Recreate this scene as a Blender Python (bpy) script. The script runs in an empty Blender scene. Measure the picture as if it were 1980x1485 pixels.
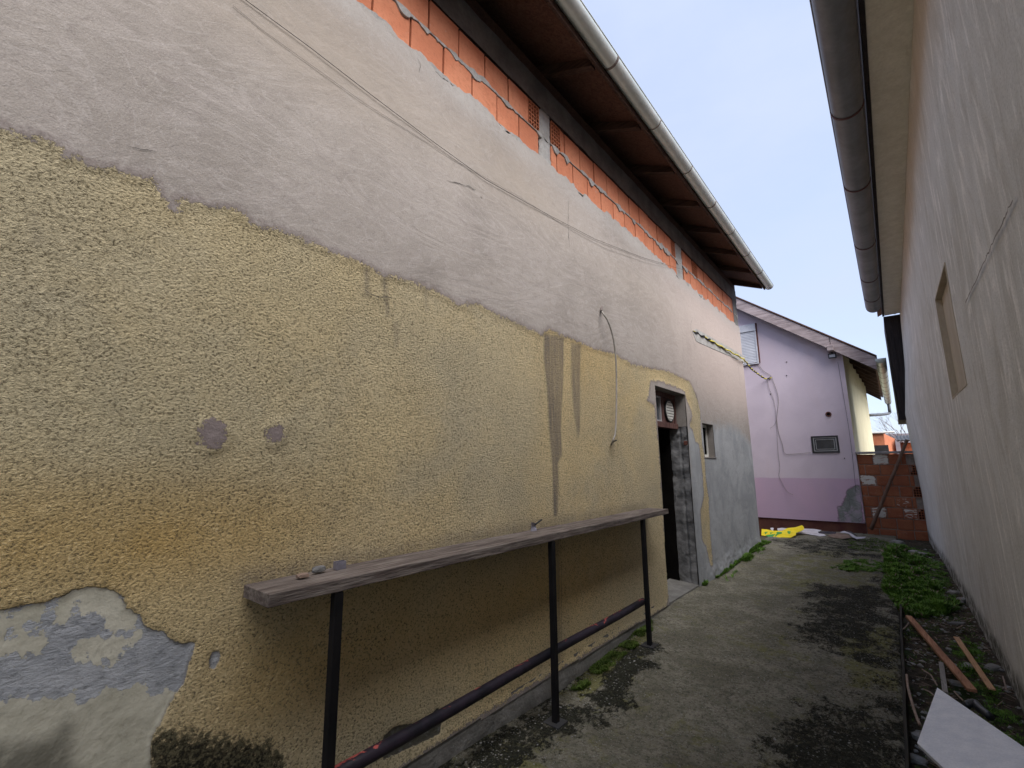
import bpy, math, random
import numpy as np
from mathutils import Vector, Matrix, noise as mnoise
from mathutils.geometry import tessellate_polygon

# ------------------------------------------------------------------ camera, sky, sun, exposure
scene = bpy.context.scene
C = scene.collection
F_PX, YAW, PITCH, ROLL = 884.2, math.radians(39.356), math.radians(9.911), math.radians(-0.531)
EYE = np.array([0.0, 0.0, 1.5])
_fwd = np.array([-math.sin(YAW)*math.cos(PITCH), math.cos(YAW)*math.cos(PITCH), math.sin(PITCH)])
_r = np.array([math.cos(YAW), math.sin(YAW), 0.0]); _u = np.cross(_r, _fwd)
RGT = math.cos(ROLL)*_r + math.sin(ROLL)*_u
UPV = -math.sin(ROLL)*_r + math.cos(ROLL)*_u
cam = bpy.data.cameras.new('camera'); camo = bpy.data.objects.new('camera', cam); C.objects.link(camo)
cam.sensor_width = 36; cam.lens = F_PX/1980*36; cam.clip_start = 0.05; cam.clip_end = 2000
m = Matrix(((RGT[0], UPV[0], -_fwd[0], EYE[0]), (RGT[1], UPV[1], -_fwd[1], EYE[1]), (RGT[2], UPV[2], -_fwd[2], EYE[2]), (0, 0, 0, 1)))
camo.matrix_world = m
scene.camera = camo

SUN_EL, SUN_AZ = math.radians(51), math.radians(-22)      # azimuth from +X towards +Y
world = bpy.data.worlds.new('World'); scene.world = world; world.use_nodes = True
wn = world.node_tree; wn.nodes.clear()
sky = wn.nodes.new('ShaderNodeTexSky'); sky.sky_type = 'NISHITA'; sky.sun_disc = False
sky.sun_elevation = SUN_EL; sky.sun_rotation = math.pi/2 - SUN_AZ
sky.air_density = 1.0; sky.dust_density = 1.5
tc = wn.nodes.new('ShaderNodeTexCoord')
mp = wn.nodes.new('ShaderNodeMapping'); mp.inputs['Scale'].default_value = (1, 1, 2.2)
cn = wn.nodes.new('ShaderNodeTexNoise'); cn.inputs['Scale'].default_value = 2.2; cn.inputs['Detail'].default_value = 6; cn.inputs['Roughness'].default_value = .55
cr = wn.nodes.new('ShaderNodeMapRange'); cr.inputs[1].default_value = .3; cr.inputs[2].default_value = .75; cr.inputs[3].default_value = .66; cr.inputs[4].default_value = 1.0
mxs = wn.nodes.new('ShaderNodeMix'); mxs.data_type = 'RGBA'
mxs.inputs[7].default_value = (2.08, 2.38, 3.20, 1)      # high thin overcast
bg = wn.nodes.new('ShaderNodeBackground'); bg.inputs['Strength'].default_value = 0.070
wo = wn.nodes.new('ShaderNodeOutputWorld')
L = wn.links.new
L(tc.outputs['Generated'], mp.inputs[0]); L(mp.outputs[0], cn.inputs['Vector']); L(cn.outputs[0], cr.inputs[0]); L(cr.outputs[0], mxs.inputs[0])
L(sky.outputs[0], mxs.inputs[6]); L(mxs.outputs[2], bg.inputs['Color']); L(bg.outputs[0], wo.inputs[0])

sl = bpy.data.lights.new('sun', 'SUN'); sl.energy = 1.5; sl.angle = math.radians(60); sl.color = (1.0, .95, .91)
so = bpy.data.objects.new('sun', sl); C.objects.link(so)
sd = Vector((math.cos(SUN_EL)*math.cos(SUN_AZ), math.cos(SUN_EL)*math.sin(SUN_AZ), math.sin(SUN_EL)))
so.rotation_euler = sd.to_track_quat('Z', 'Y').to_euler(); so.location = (3, 3, 12)
vs = scene.view_settings; vs.view_transform = 'Standard'; vs.look = 'None'; vs.gamma = 1; vs.exposure = 2.26
scene.render.engine = 'CYCLES'
scene.cycles.max_bounces = 8; scene.cycles.diffuse_bounces = 5

# ------------------------------------------------------------------ helpers
def ray(u, v):
    return (u-990)/F_PX*RGT - (v-742.5)/F_PX*UPV + _fwd
def hx(u, v, x):
    d = ray(u, v); return EYE + d*((x-EYE[0])/d[0])
def hy(u, v, y):
    d = ray(u, v); return EYE + d*((y-EYE[1])/d[1])
def hz(u, v, z):
    d = ray(u, v); return EYE + d*((z-EYE[2])/d[2])
AX = -2.0415                                   # face of the left wall
def wp(pts): return [tuple(hx(u, v, AX)[1:]) for u, v in pts]      # photo point -> (y,z) on the left wall
def pp(pts, y=12.5): return [(hy(u, v, y)[0], hy(u, v, y)[2]) for u, v in pts]

rnd = random.Random(7)
nrs = np.random.RandomState(3)

def tag(o, label=None, cat=None, group=None, kind=None):
    if label: o['label'] = label
    if cat: o['category'] = cat
    if group: o['group'] = group
    if kind: o['kind'] = kind
    return o
def thing(name, label, cat, loc=(0, 0, 0), group=None):
    o = bpy.data.objects.new(name, None); C.objects.link(o); o.location = loc; o.empty_display_size = .1
    return tag(o, label, cat, group)
def wloc(o):
    v = Vector((0, 0, 0))
    while o: v += Vector(o.location); o = o.parent
    return v

class MB:
    def __init__(s): s.v = []; s.f = []; s.mi = []; s.cur = 0
    def add(s, vs_, fs):
        n = len(s.v); s.v += [tuple(p) for p in vs_]
        for f in fs: s.f.append(tuple(i+n for i in f)); s.mi.append(s.cur)
        return s
    def box(s, a, b):
        x0, y0, z0 = [min(a[i], b[i]) for i in range(3)]; x1, y1, z1 = [max(a[i], b[i]) for i in range(3)]
        return s.add([(x0,y0,z0),(x1,y0,z0),(x1,y1,z0),(x0,y1,z0),(x0,y0,z1),(x1,y0,z1),(x1,y1,z1),(x0,y1,z1)],
                     [(0,3,2,1),(4,5,6,7),(0,1,5,4),(1,2,6,5),(2,3,7,6),(3,0,4,7)])
    def hexa(s, b4, t4):
        return s.add(list(b4)+list(t4), [(0,3,2,1),(4,5,6,7),(0,1,5,4),(1,2,6,5),(2,3,7,6),(3,0,4,7)])
    def bar(s, p, q, w, h, up=(0,0,1), seg=1, wob=0):
        p = Vector(p); q = Vector(q); d = (q-p).normalized(); U = Vector(up)
        sx = d.cross(U).normalized()*w/2; uz = sx.cross(d).normalized()*h/2
        rings = []
        for i in range(seg+1):
            c = p.lerp(q, i/seg) + (Vector((rnd.uniform(-1,1), rnd.uniform(-1,1), rnd.uniform(-1,1)))*wob if wob else Vector())
            rings += [c-sx-uz, c+sx-uz, c+sx+uz, c-sx+uz]
        fs = [(3,2,1,0)]
        for i in range(seg):
            for k in range(4): fs.append((4*i+k, 4*i+(k+1)%4, 4*i+4+(k+1)%4, 4*i+4+k))
        fs.append(tuple(4*seg+k for k in range(4)))
        return s.add(rings, fs)
    def tube(s, path, r, n=10, cap=True):
        P = [Vector(p) for p in path]; R = r if isinstance(r, (list, tuple)) else [r]*len(P)
        vs_ = []; prev = None
        for i, p in enumerate(P):
            t = (P[min(i+1, len(P)-1)]-P[max(i-1, 0)]).normalized()
            a = prev if prev is not None else (Vector((0,0,1)) if abs(t.z) < .9 else Vector((1,0,0)))
            b = t.cross(a).normalized(); a = b.cross(t).normalized(); prev = a
            for k in range(n):
                th = 2*math.pi*k/n; vs_.append(p + (a*math.cos(th)+b*math.sin(th))*R[i])
        fs = []
        for i in range(len(P)-1):
            for k in range(n): fs.append((i*n+k, i*n+(k+1)%n, (i+1)*n+(k+1)%n, (i+1)*n+k))
        if cap: fs += [tuple(range(n-1, -1, -1)), tuple((len(P)-1)*n+k for k in range(n))]
        return s.add(vs_, fs)
    def prism(s, poly, fn, d0, d1):
        """poly in 2D; fn(a,b,d) -> 3D; closed slab between depth d0 and d1"""
        n = len(poly)
        tris = tessellate_polygon([[Vector((a, b, 0)) for a, b in poly]])
        vs_ = [fn(a, b, d0) for a, b in poly] + [fn(a, b, d1) for a, b in poly]
        fs = [tuple(t) for t in tris] + [tuple(n+i for i in reversed(t)) for t in tris]
        fs += [(i, (i+1) % n, n+(i+1) % n, n+i) for i in range(n)]
        return s.add(vs_, fs)
    def build(s, name, mats, parent=None, bevel=0, smooth=False, recalc=True):
        off = wloc(parent) if parent else Vector()
        me = bpy.data.meshes.new(name)
        me.from_pydata([(v[0]-off.x, v[1]-off.y, v[2]-off.z) for v in s.v], [], s.f)
        mats = mats if isinstance(mats, (list, tuple)) else [mats]
        for mt in mats: me.materials.append(mt)
        if len(mats) > 1: me.polygons.foreach_set('material_index', s.mi)
        if recalc:
            import bmesh
            bm = bmesh.new(); bm.from_mesh(me); bmesh.ops.recalc_face_normals(bm, faces=bm.faces); bm.to_mesh(me); bm.free()
        if smooth: me.polygons.foreach_set('use_smooth', [True]*len(me.polygons))
        o = bpy.data.objects.new(name, me); C.objects.link(o)
        if parent: o.parent = parent
        if bevel:
            b = o.modifiers.new('b', 'BEVEL'); b.width = bevel; b.segments = 2; b.limit_method = 'ANGLE'
        return o

# ---- node helpers
class NT:
    def __init__(s, name, rough=.9, spec=.25, metallic=0):
        s.m = bpy.data.materials.new(name); s.m.use_nodes = True; s.t = s.m.node_tree; s.b = s.t.nodes['Principled BSDF']
        s.b.inputs['Roughness'].default_value = rough; s.b.inputs['Specular IOR Level'].default_value = spec
        s.b.inputs['Metallic'].default_value = metallic
        s.tc = s.t.nodes.new('ShaderNodeNewGeometry').outputs['Position']
    def put(s, sock, v):
        if isinstance(v, bpy.types.NodeSocket): s.t.links.new(v, sock)
        elif isinstance(v, (tuple, list)): sock.default_value = tuple(v)+((1,) if len(v) == 3 and len(sock.default_value) == 4 else ())
        else: sock.default_value = v
    def noise(s, sc, det=4, ro=.55, dist=0, vec=None, scale3=None, color=False):
        n = s.t.nodes.new('ShaderNodeTexNoise'); n.inputs['Scale'].default_value = sc; n.inputs['Detail'].default_value = det
        n.inputs['Roughness'].default_value = ro; n.inputs['Distortion'].default_value = dist
        v = vec or s.tc
        if scale3: v = s.map(v, scale3)
        s.t.links.new(v, n.inputs['Vector']); return n.outputs[1 if color else 0]
    def map(s, v, sc, rot=(0,0,0), loc=(0,0,0)):
        p = s.t.nodes.new('ShaderNodeMapping'); p.inputs['Scale'].default_value = sc; p.inputs['Rotation'].default_value = rot; p.inputs['Location'].default_value = loc
        s.t.links.new(v, p.inputs[0]); return p.outputs[0]
    def vor(s, sc, feat='F1', vec=None, rand=1, out=0):
        n = s.t.nodes.new('ShaderNodeTexVoronoi'); n.feature = feat; n.inputs['Scale'].default_value = sc; n.inputs['Randomness'].default_value = rand
        s.t.links.new(vec or s.tc, n.inputs['Vector']); return n.outputs[out]
    def attr(s, name):
        n = s.t.nodes.new('ShaderNodeAttribute'); n.attribute_name = name; return n.outputs['Fac']
    def rng(s, v, a, b, c=0, d=1, smooth=True):
        n = s.t.nodes.new('ShaderNodeMapRange'); n.interpolation_type = 'SMOOTHSTEP' if smooth else 'LINEAR'
        s.put(n.inputs[0], v)
        for i, q in enumerate((a, b, c, d)): s.put(n.inputs[1+i], q)
        return n.outputs[0]
    def mth(s, op, a, b=0, c=None):
        n = s.t.nodes.new('ShaderNodeMath'); n.operation = op; s.put(n.inputs[0], a); s.put(n.inputs[1], b)
        if c is not None: s.put(n.inputs[2], c)
        return n.outputs[0]
    def mix(s, f, a, b, mode='MIX'):
        n = s.t.nodes.new('ShaderNodeMix'); n.data_type = 'RGBA'; n.blend_type = mode
        s.put(n.inputs[0], f); s.put(n.inputs[6], a); s.put(n.inputs[7], b); return n.outputs[2]
    def xyz(s):
        n = s.t.nodes.new('ShaderNodeSeparateXYZ'); s.t.links.new(s.tc, n.inputs[0]); return n.outputs
    def bump(s, h, strength=1, dist=.01, nrm=None):
        n = s.t.nodes.new('ShaderNodeBump'); n.inputs['Strength'].default_value = strength; n.inputs['Distance'].default_value = dist
        s.put(n.inputs['Height'], h)
        if nrm: s.t.links.new(nrm, n.inputs['Normal'])
        return n.outputs[0]
    def out(s, col=None, nrm=None, rough=None):
        if col is not None: s.put(s.b.inputs['Base Color'], col)
        if nrm is not None: s.t.links.new(nrm, s.b.inputs['Normal'])
        if rough is not None: s.put(s.b.inputs['Roughness'], rough)
        return s.m

def simple(name, c1, c2, sc=6, rough=.85, spec=.25, metallic=0, bd=.002, bsc=60, scale3=None, dist=0, det=5):
    n = NT(name, rough, spec, metallic)
    a = n.rng(n.noise(sc, det, .6, dist, scale3=scale3), .32, .68)
    b = n.noise(bsc, 4, .6, scale3=scale3)
    col = n.mix(n.rng(b, .3, .7, 0, .25), n.mix(a, c1, c2), tuple(x*.6 for x in c1))
    return n.out(col, n.bump(b, 1, bd))

# ------------------------------------------------------------------ materials
def mat_leftwall():
    n = NT('left_wall_finish', .95, .15)
    sY, sP, sB, sG = n.attr('sdf_yellow'), n.attr('sdf_peel'), n.attr('sdf_beige'), n.attr('sdf_cement')
    jn = n.mth('SUBTRACT', n.noise(16, 6, .7), .5); jf = n.mth('SUBTRACT', n.noise(55, 4, .7), .5)
    jit = n.mth('ADD', n.mth('ADD', n.mth('MULTIPLY', jn, .10), n.mth('MULTIPLY', jf, .07)), n.mth('MULTIPLY', n.mth('SUBTRACT', n.noise(120, 3, .7), .5), .055))
    dY = n.mth('ADD', sY, jit)                      # >0 inside stucco
    dY = n.mth('ADD', dY, .020); fY = n.rng(dY, -.003, .003)
    dP = n.mth('ADD', sP, n.mth('MULTIPLY', jf, .02)); fP = n.rng(dP, -.002, .002)
    dB = n.mth('ADD', sB, n.mth('ADD', n.mth('MULTIPLY', jn, .13), n.mth('ADD', n.mth('MULTIPLY', jf, .05), n.mth('MULTIPLY', n.mth('SUBTRACT', n.vor(26), .4), .045)))); fB = n.rng(dB, -.002, .002)
    dG = n.mth('ADD', sG, n.mth('MULTIPLY', jn, .35)); fG = n.rng(dG, -.12, .12)
    # roughcast grain
    wv = n.mix(.35, n.tc, n.noise(30, 2, .5, color=True), 'ADD')
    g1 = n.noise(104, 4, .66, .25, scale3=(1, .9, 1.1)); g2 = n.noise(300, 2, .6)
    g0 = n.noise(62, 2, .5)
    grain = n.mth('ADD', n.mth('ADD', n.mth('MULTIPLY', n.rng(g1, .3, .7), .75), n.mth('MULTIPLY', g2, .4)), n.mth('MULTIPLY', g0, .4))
    big = n.noise(.55, 5, .6, .3); big2 = n.noise(1.7, 6, .65, .4)
    ylw = n.mix(n.rng(big, .38, .62), (.80, .64, .36), (.70, .595, .385))
    ylw = n.mix(n.rng(big2, .45, .72, 0, .6), ylw, (.60, .53, .375))
    ylw = n.mix(n.mth('MULTIPLY', n.attr('orange'), n.rng(big2, .25, .6, .35, 1)), ylw, (.68, .46, .17))
    ylw = n.mix(n.mth('MULTIPLY', n.attr('olive'), .6), ylw, (.62, .565, .39))
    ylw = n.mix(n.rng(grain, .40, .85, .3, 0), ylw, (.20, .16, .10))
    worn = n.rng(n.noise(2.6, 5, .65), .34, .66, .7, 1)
    pit_shade = n.mth('MULTIPLY', n.rng(g1, .34, .46, .92, 0), worn)
    ylw = n.mix(pit_shade, ylw, (.12, .10, .058))  # shade in the roughcast pits painted into the colour
    ylw = n.mix(n.rng(g1, .56, .72, 0, .45), ylw, (.80, .70, .47))
    streakn = n.noise(30, 4, .7, scale3=(1, 1, .07))
    st = n.mth('MULTIPLY', n.attr('streak'), n.rng(n.mth('ADD', n.mth('MULTIPLY', streakn, .6), n.mth('ADD', n.mth('MULTIPLY', g1, .6), n.mth('MULTIPLY', n.noise(120, 2), .7))), .72, 1.15, .25, 1.0))
    ylw = n.mix(n.mth('MINIMUM', st, .93), ylw, (.19, .165, .15))
    # upper smooth render
    dv = n.map(n.tc, (1, .55, 1.3), (.7, 0, 0))
    tr = n.noise(.9, 6, .55, .8); tr2 = n.noise(3.2, 7, .6, 2.6, vec=dv); tr3 = n.noise(20, 6, .75, .5)
    trow = n.noise(2.4, 3, .5, 4.5, vec=dv); ridge = n.mth('ABSOLUTE', n.mth('SUBTRACT', trow, .5))
    up = n.mix(n.rng(tr, .35, .65), (.318, .288, .260), (.40, .363, .330))
    up = n.mix(n.rng(tr2, .4, .7, 0, .5), up, (.435, .395, .37))
    up = n.mix(n.rng(ridge, .0, .035, .35, 0), up, (.50, .46, .435))
    up = n.mix(n.rng(n.noise(5, 6, .7, 1.2, vec=dv), .54, .8, 0, .55), up, (.235, .205, .195))
    up = n.mix(n.rng(tr3, .5, .78, 0, .55), up, (.22, .19, .18))
    up = n.mix(n.rng(n.noise(170, 3, .7), .35, .65, .22, 0), up, (.12, .10, .09))
    up = n.mix(n.rng(n.noise(260, 2, .7), .58, .75, 0, .5), up, (.56, .52, .49))
    up = n.mix(n.mth('MULTIPLY', n.attr('tan'), n.rng(tr2, .25, .6, .45, 1)), up, (.33, .28, .225))
    up = n.mix(n.mth('MULTIPLY', n.attr('pale'), .7), up, (.56, .465, .42))  # skylit far upper render, its brightness put into the colour
    up = n.mix(n.mth('MULTIPLY', n.attr('pale2'), n.rng(tr3, .3, .6, .3, .9)), up, (.46, .44, .415))
    up = n.mix(n.mth('MULTIPLY', n.attr('spot'), .6), up, (.20, .155, .16))
    darkspot = n.rng(n.vor(2.3), .0, .035, .8, 0)
    up = n.mix(darkspot, up, (.12, .10, .09))
    # cement zone
    cem = n.mix(n.rng(n.noise(2.2, 6, .6, .8), .35, .65), (.31, .325, .34), (.40, .415, .43))
    cem = n.mix(n.rng(n.noise(9, 5, .7, .5), .5, .8, 0, .5), cem, (.2, .2, .205))
    smooth = n.mix(fG, up, cem)
    # dark rim where the render ends over the stucco
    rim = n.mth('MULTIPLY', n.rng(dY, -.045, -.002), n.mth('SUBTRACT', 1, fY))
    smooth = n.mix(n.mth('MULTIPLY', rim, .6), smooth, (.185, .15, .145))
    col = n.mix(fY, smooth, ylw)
    # peeled patch
    sc = n.mix(n.rng(n.noise(9, 7, .75, .5), .35, .65), (.42, .44, .475), (.60, .62, .655))
    sc = n.mix(n.rng(n.noise(38, 6, .8, .3, scale3=(1, .6, 1.4)), .5, .68, 0, .8), sc, (.17, .18, .19))
    be = n.mix(n.rng(n.noise(5, 6, .65, .5), .35, .65), (.41, .395, .32), (.52, .50, .415))
    be = n.mix(n.rng(n.noise(24, 6, .8, .6), .5, .72, 0, .6), be, (.25, .235, .185))
    pe = n.mix(fB, sc, be)
    pe = n.mix(n.mth('MULTIPLY', n.attr('stain_hole_shade'), n.rng(n.noise(18, 5, .7), .2, .5, .5, 1)), pe, (.10, .095, .075))  # dark stain, plus the chip's hollow shaded in the colour
    prim = n.mth('MULTIPLY', n.rng(dP, .012, 0), fP)
    pe = n.mix(n.mth('MULTIPLY', prim, .5), pe, (.13, .11, .09))
    col = n.mix(fP, col, pe)
    mo = n.rng(n.mth('ADD', n.attr('moss'), n.mth('MULTIPLY', n.mth('SUBTRACT', n.noise(45, 5, .75), .5), 1.3)), .45, .68)
    mossc = n.mix(n.rng(n.noise(90, 3, .6), .4, .65), (.022, .02, .014), (.17, .15, .09))
    mo = n.mth('MULTIPLY', mo, n.mth('SUBTRACT', 1, fP))
    col = n.mix(mo, col, mossc)
    # heights
    hs = n.mth('MULTIPLY', n.noise(24, 5, .65, .5), .3)
    fn = n.mth('ADD', n.mth('MULTIPLY', n.noise(160, 3, .6), .16), n.mth('MULTIPLY', trow, .35))
    h = n.mth('ADD', hs, fn)
    mk = n.t.nodes.new('ShaderNodeMix'); mk.data_type = 'FLOAT'
    def fmix(f, a, b):
        q = n.t.nodes.new('ShaderNodeMix'); q.data_type = 'FLOAT'; n.put(q.inputs[0], f); n.put(q.inputs[2], a); n.put(q.inputs[3], b); return q.outputs[0]
    n.t.nodes.remove(mk)
    h = n.mth('ADD', h, n.mth('MULTIPLY', n.mth('SUBTRACT', 1, fY), .55))
    gr = n.mth('MULTIPLY', n.mth('MULTIPLY', grain, 1.35), n.mth('ADD', .25, n.mth('MULTIPLY', worn, .75)))
    h = fmix(fY, h, gr)
    ph = n.mth('ADD', fmix(fB, n.mth('MULTIPLY', n.noise(30, 7, .8, .4, scale3=(1, .6, 1.4)), 2.6), n.mth('ADD', 1.0, n.mth('MULTIPLY', n.noise(14, 4, .6), .6))), -1.9)
    h = fmix(fP, h, ph)
    return n.out(col, n.bump(h, 1, .0105))

def mat_rightwall():
    n = NT('right_wall_render', .92, .2)
    vv = n.map(n.tc, (1, 1.0, .42), (.35, 0, 0)); s1 = n.noise(2.0, 7, .6, 1.2, vec=vv); s2 = n.noise(7, 6, .65, 1.5, vec=vv); b = n.noise(.8, 5, .6, .5)
    sw = n.noise(2.6, 5, .55, 3.2, vec=n.map(n.tc, (1, 1.5, .32), (-.3, 0, 0)))
    col = n.mix(n.rng(b, .35, .65), (.60, .60, .57), (.67, .67, .65))
    col = n.mix(n.rng(s1, .42, .70, 0, .6), col, (.47, .45, .40))
    col = n.mix(n.rng(s2, .52, .78, 0, .5), col, (.80, .79, .75))
    col = n.mix(n.rng(sw, .52, .68, 0, .75), col, (.88, .86, .82))
    col = n.mix(n.rng(n.noise(1.9, 6, .6, 3.5, vec=n.map(n.tc, (1, 1.7, .4), (-.45, 0, 0), (3, 1, 2))), .54, .7, 0, .5), col, (.42, .40, .355))
    col = n.mix(n.mth('MULTIPLY', n.attr('topbrown'), .7), col, (.60, .47, .33))
    col = n.mix(n.rng(n.noise(3, 6, .7, .8, scale3=(1, 2.0, .5)), .62, .80, 0, .5), col, (.33, .30, .27))
    col = n.mix(n.mth('MULTIPLY', n.attr('crack'), .0), col, (.10, .085, .07))
    col = n.mix(n.mth('MULTIPLY', n.attr('low'), .45), col, (.62, .63, .62))  # cool skylight on the lower far wall, tinted into the colour
    col = n.mix(n.mth('MULTIPLY', n.attr('foot'), n.rng(n.noise(12, 5, .7), .3, .6)), col, (.09, .09, .07))
    col = n.mix(n.rng(n.noise(90, 4, .75), .42, .7, .0, .35), col, (.22, .21, .19))
    h = n.mth('ADD', n.mth('ADD', n.noise(60, 5, .7), n.mth('MULTIPLY', s2, 1.4)), n.mth('MULTIPLY', sw, 1.2))
    return n.out(col, n.bump(h, .8, .006))

def mat_path():
    n = NT('old_concrete_path', .93, .2)
    moss, blk = n.attr('moss'), n.attr('black')
    x3 = (1, 1, 1)
    b = n.noise(2.1, 7, .65, .4); f = n.noise(13, 7, .7, .3); g = n.noise(55, 5, .7)
    col = n.mix(n.rng(b, .35, .65), (.17, .157, .118), (.31, .29, .228))
    col = n.mix(n.rng(f, .42, .68, 0, .75), col, (.125, .125, .085))
    col = n.mix(n.rng(n.noise(42, 6, .8), .47, .62, 0, .8), col, (.07, .065, .048))
    agg = n.vor(75)
    col = n.mix(n.rng(agg, .08, .3, .5, 0), col, (.44, .42, .37))
    mm = n.rng(n.mth('ADD', moss, n.mth('MULTIPLY', n.mth('SUBTRACT', n.noise(5, 8, .8, .3), .5), 2.0)), .42, .75)
    col = n.mix(n.mth('MULTIPLY', mm, .8), col, n.mix(n.rng(g, .35, .65), (.12, .12, .035), (.23, .22, .09)))
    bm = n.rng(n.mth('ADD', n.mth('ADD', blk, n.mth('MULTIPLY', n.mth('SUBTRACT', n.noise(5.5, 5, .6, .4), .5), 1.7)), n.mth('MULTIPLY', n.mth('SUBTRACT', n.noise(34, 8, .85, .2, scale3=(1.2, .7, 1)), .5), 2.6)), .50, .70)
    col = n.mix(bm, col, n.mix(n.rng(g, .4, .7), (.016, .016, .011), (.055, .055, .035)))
    sp = n.vor(46); spk = n.mth('MULTIPLY', n.rng(sp, .10, .34, 1, 0), n.rng(n.noise(9, 5, .7), .48, .58))
    col = n.mix(n.mth('MULTIPLY', spk, .8), col, (.44, .43, .38))
    h = n.mth('ADD', n.mth('ADD', n.mth('MULTIPLY', f, 1.2), g), n.mth('ADD', n.mth('MULTIPLY', bm, .7), n.mth('MULTIPLY', spk, .6)))
    return n.out(col, n.bump(h, 1, .018))

def mat_soil():
    n = NT('dark_rubble_soil', .95, .15)
    f = n.noise(9, 8, .75, .4); v = n.vor(22); g = n.noise(60, 5, .7)
    col = n.mix(n.rng(f, .35, .65), (.045, .036, .027), (.11, .09, .065))
    col = n.mix(n.rng(n.noise(3, 6, .7), .5, .62, 0, .8), col, (.035, .07, .02))
    col = n.mix(n.mth('MULTIPLY', n.rng(v, .12, .3, 1, 0), n.rng(n.noise(14, 3), .5, .6)), col, (.24, .23, .20))
    return n.out(col, n.bump(n.mth('ADD', n.mth('MULTIPLY', f, 1.5), n.mth('SUBTRACT', g, v)), 1, .03))

def mat_wood(name, c1, c2, axis, rough=.8, bd=.003, fine=40):
    n = NT(name, rough, .25)
    sc = [1, 1, 1]; sc[axis] = .06
    a = n.noise(fine, 6, .65, .3, scale3=tuple(sc)); b = n.noise(3, 5, .6, .2); c = n.noise(fine*3.5, 3, .6, 0, scale3=tuple(sc))
    col = n.mix(n.rng(a, .35, .65), c1, c2)
    col = n.mix(n.rng(b, .4, .75, 0, .5), col, tuple(x*.55 for x in c1))
    col = n.mix(n.rng(c, .56, .68, 0, .65), col, tuple(x*.3 for x in c1))
    return n.out(col, n.bump(n.mth('SUBTRACT', a, n.mth('MULTIPLY', c, .8)), 1, bd))

def mat_brick(name, c1, c2, white=0):
    n = NT(name, .85, .25)
    b = n.noise(3.5, 3, .5); f = n.noise(30, 6, .7, .2); r = n.noise(80, 3, .6, scale3=(1, .12, 1))
    gm = n.t.nodes.new('ShaderNodeNewGeometry').outputs['Random Per Island']
    col = n.mix(n.rng(b, .35, .65), c1, c2)
    col = n.mix(n.rng(gm, 0, 1, 0, .4, False), col, tuple(x*.66 for x in c1))
    col = n.mix(n.rng(f, .45, .75, 0, .5), col, tuple(x*.62 for x in c1))
    col = n.mix(n.rng(n.noise(6, 6, .75, 1), .60, .72, 0, .45), col, (.62, .42, .33))
    if white:
        w = n.rng(n.mth('ADD', n.attr('mortar'), n.mth('MULTIPLY', n.mth('SUBTRACT', n.noise(11, 6, .7, .6, scale3=(.7, 1, 2.6)), .5), 2.6)), .62, .68)
        col = n.mix(w, col, (.62, .60, .56))
    return n.out(col, n.bump(n.mth('ADD', f, r), 1, .003))

def mat_pink():
    n = NT('lilac_painted_render', .88, .25)
    z = n.xyz()[2]
    fl = n.rng(n.mth('ADD', z, n.mth('MULTIPLY', n.noise(4, 3), .03)), 1.125, 1.145)
    a = n.rng(n.noise(1.2, 6, .6, .3), .35, .65)
    up = n.mix(a, (.575, .495, .57), (.63, .545, .62)); lo = n.mix(a, (.565, .40, .53), (.52, .385, .51))
    col = n.mix(fl, lo, up)
    col = n.mix(n.rng(n.noise(2.2, 5, .6, scale3=(1, 1, .3)), .55, .8, 0, .22), col, (.60, .46, .48))
    col = n.mix(n.rng(n.noise(9, 6, .75), .62, .78, 0, .4), col, (.30, .25, .30))
    sp = n.mth('ADD', n.attr('sdf_bare'), n.mth('MULTIPLY', n.mth('SUBTRACT', n.noise(14, 5, .7), .5), .12)); fb = n.rng(sp, -.006, .006)
    bare = n.mix(n.rng(n.noise(5, 6, .7, .5), .4, .62), (.20, .215, .205), (.33, .32, .33))
    bare = n.mix(n.rng(n.noise(4, 4, .6), .5, .62, 0, .75), bare, (.46, .36, .46))
    bare = n.mix(n.rng(n.vor(5, 'DISTANCE_TO_EDGE'), .0, .02, .8, 0), bare, (.1, .09, .09))
    col = n.mix(fb, col, bare)
    rim = n.mth('MULTIPLY', n.rng(sp, -.03, -.004), n.mth('SUBTRACT', 1, fb)); col = n.mix(n.mth('MULTIPLY', rim, .6), col, (.15, .11, .13))
    h = n.mth('ADD', n.noise(40, 5, .65), n.mth('MULTIPLY', n.mth('SUBTRACT', 1, fb), 2.0))
    return n.out(col, n.bump(h, 1, .004))

M = {}
M['wall'] = mat_leftwall(); M['rwall'] = mat_rightwall(); M['path'] = mat_path(); M['soil'] = mat_soil(); M['pink'] = mat_pink()
M['block'] = mat_brick('orange_clay_block', (.62, .225, .12), (.70, .28, .155))
M['block_hole'] = mat_brick('clay_block_end', (.66, .24, .125), (.60, .22, .11))
M['fence_brick'] = mat_brick('fence_brick', (.30, .10, .052), (.37, .14, .07), white=1)
M['dark'] = simple('dark_void', (.008, .007, .007), (.012, .011, .010), rough=1, spec=0)
M['mortar'] = simple('grey_mortar', (.34, .33, .31), (.46, .45, .43), sc=9, bd=.006, bsc=45)
M['beam'] = simple('ring_beam_concrete', (.12, .12, .118), (.19, .185, .18), sc=5, bd=.008, bsc=35)
M['plinth'] = simple('plinth_concrete', (.15, .145, .135), (.24, .235, .22), sc=6, bd=.008, bsc=40)
M['jamb'] = simple('raw_concrete_jamb', (.11, .11, .112), (.25, .25, .25), sc=7, bd=.012, bsc=22)
M['reveal'] = simple('plain_render_reveal', (.22, .20, .18), (.30, .275, .25), sc=4, bd=.003, bsc=60)
M['soffit'] = simple('brown_strand_board', (.085, .042, .032), (.15, .085, .06), sc=22, bd=.004, bsc=70, dist=1.5)
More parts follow.
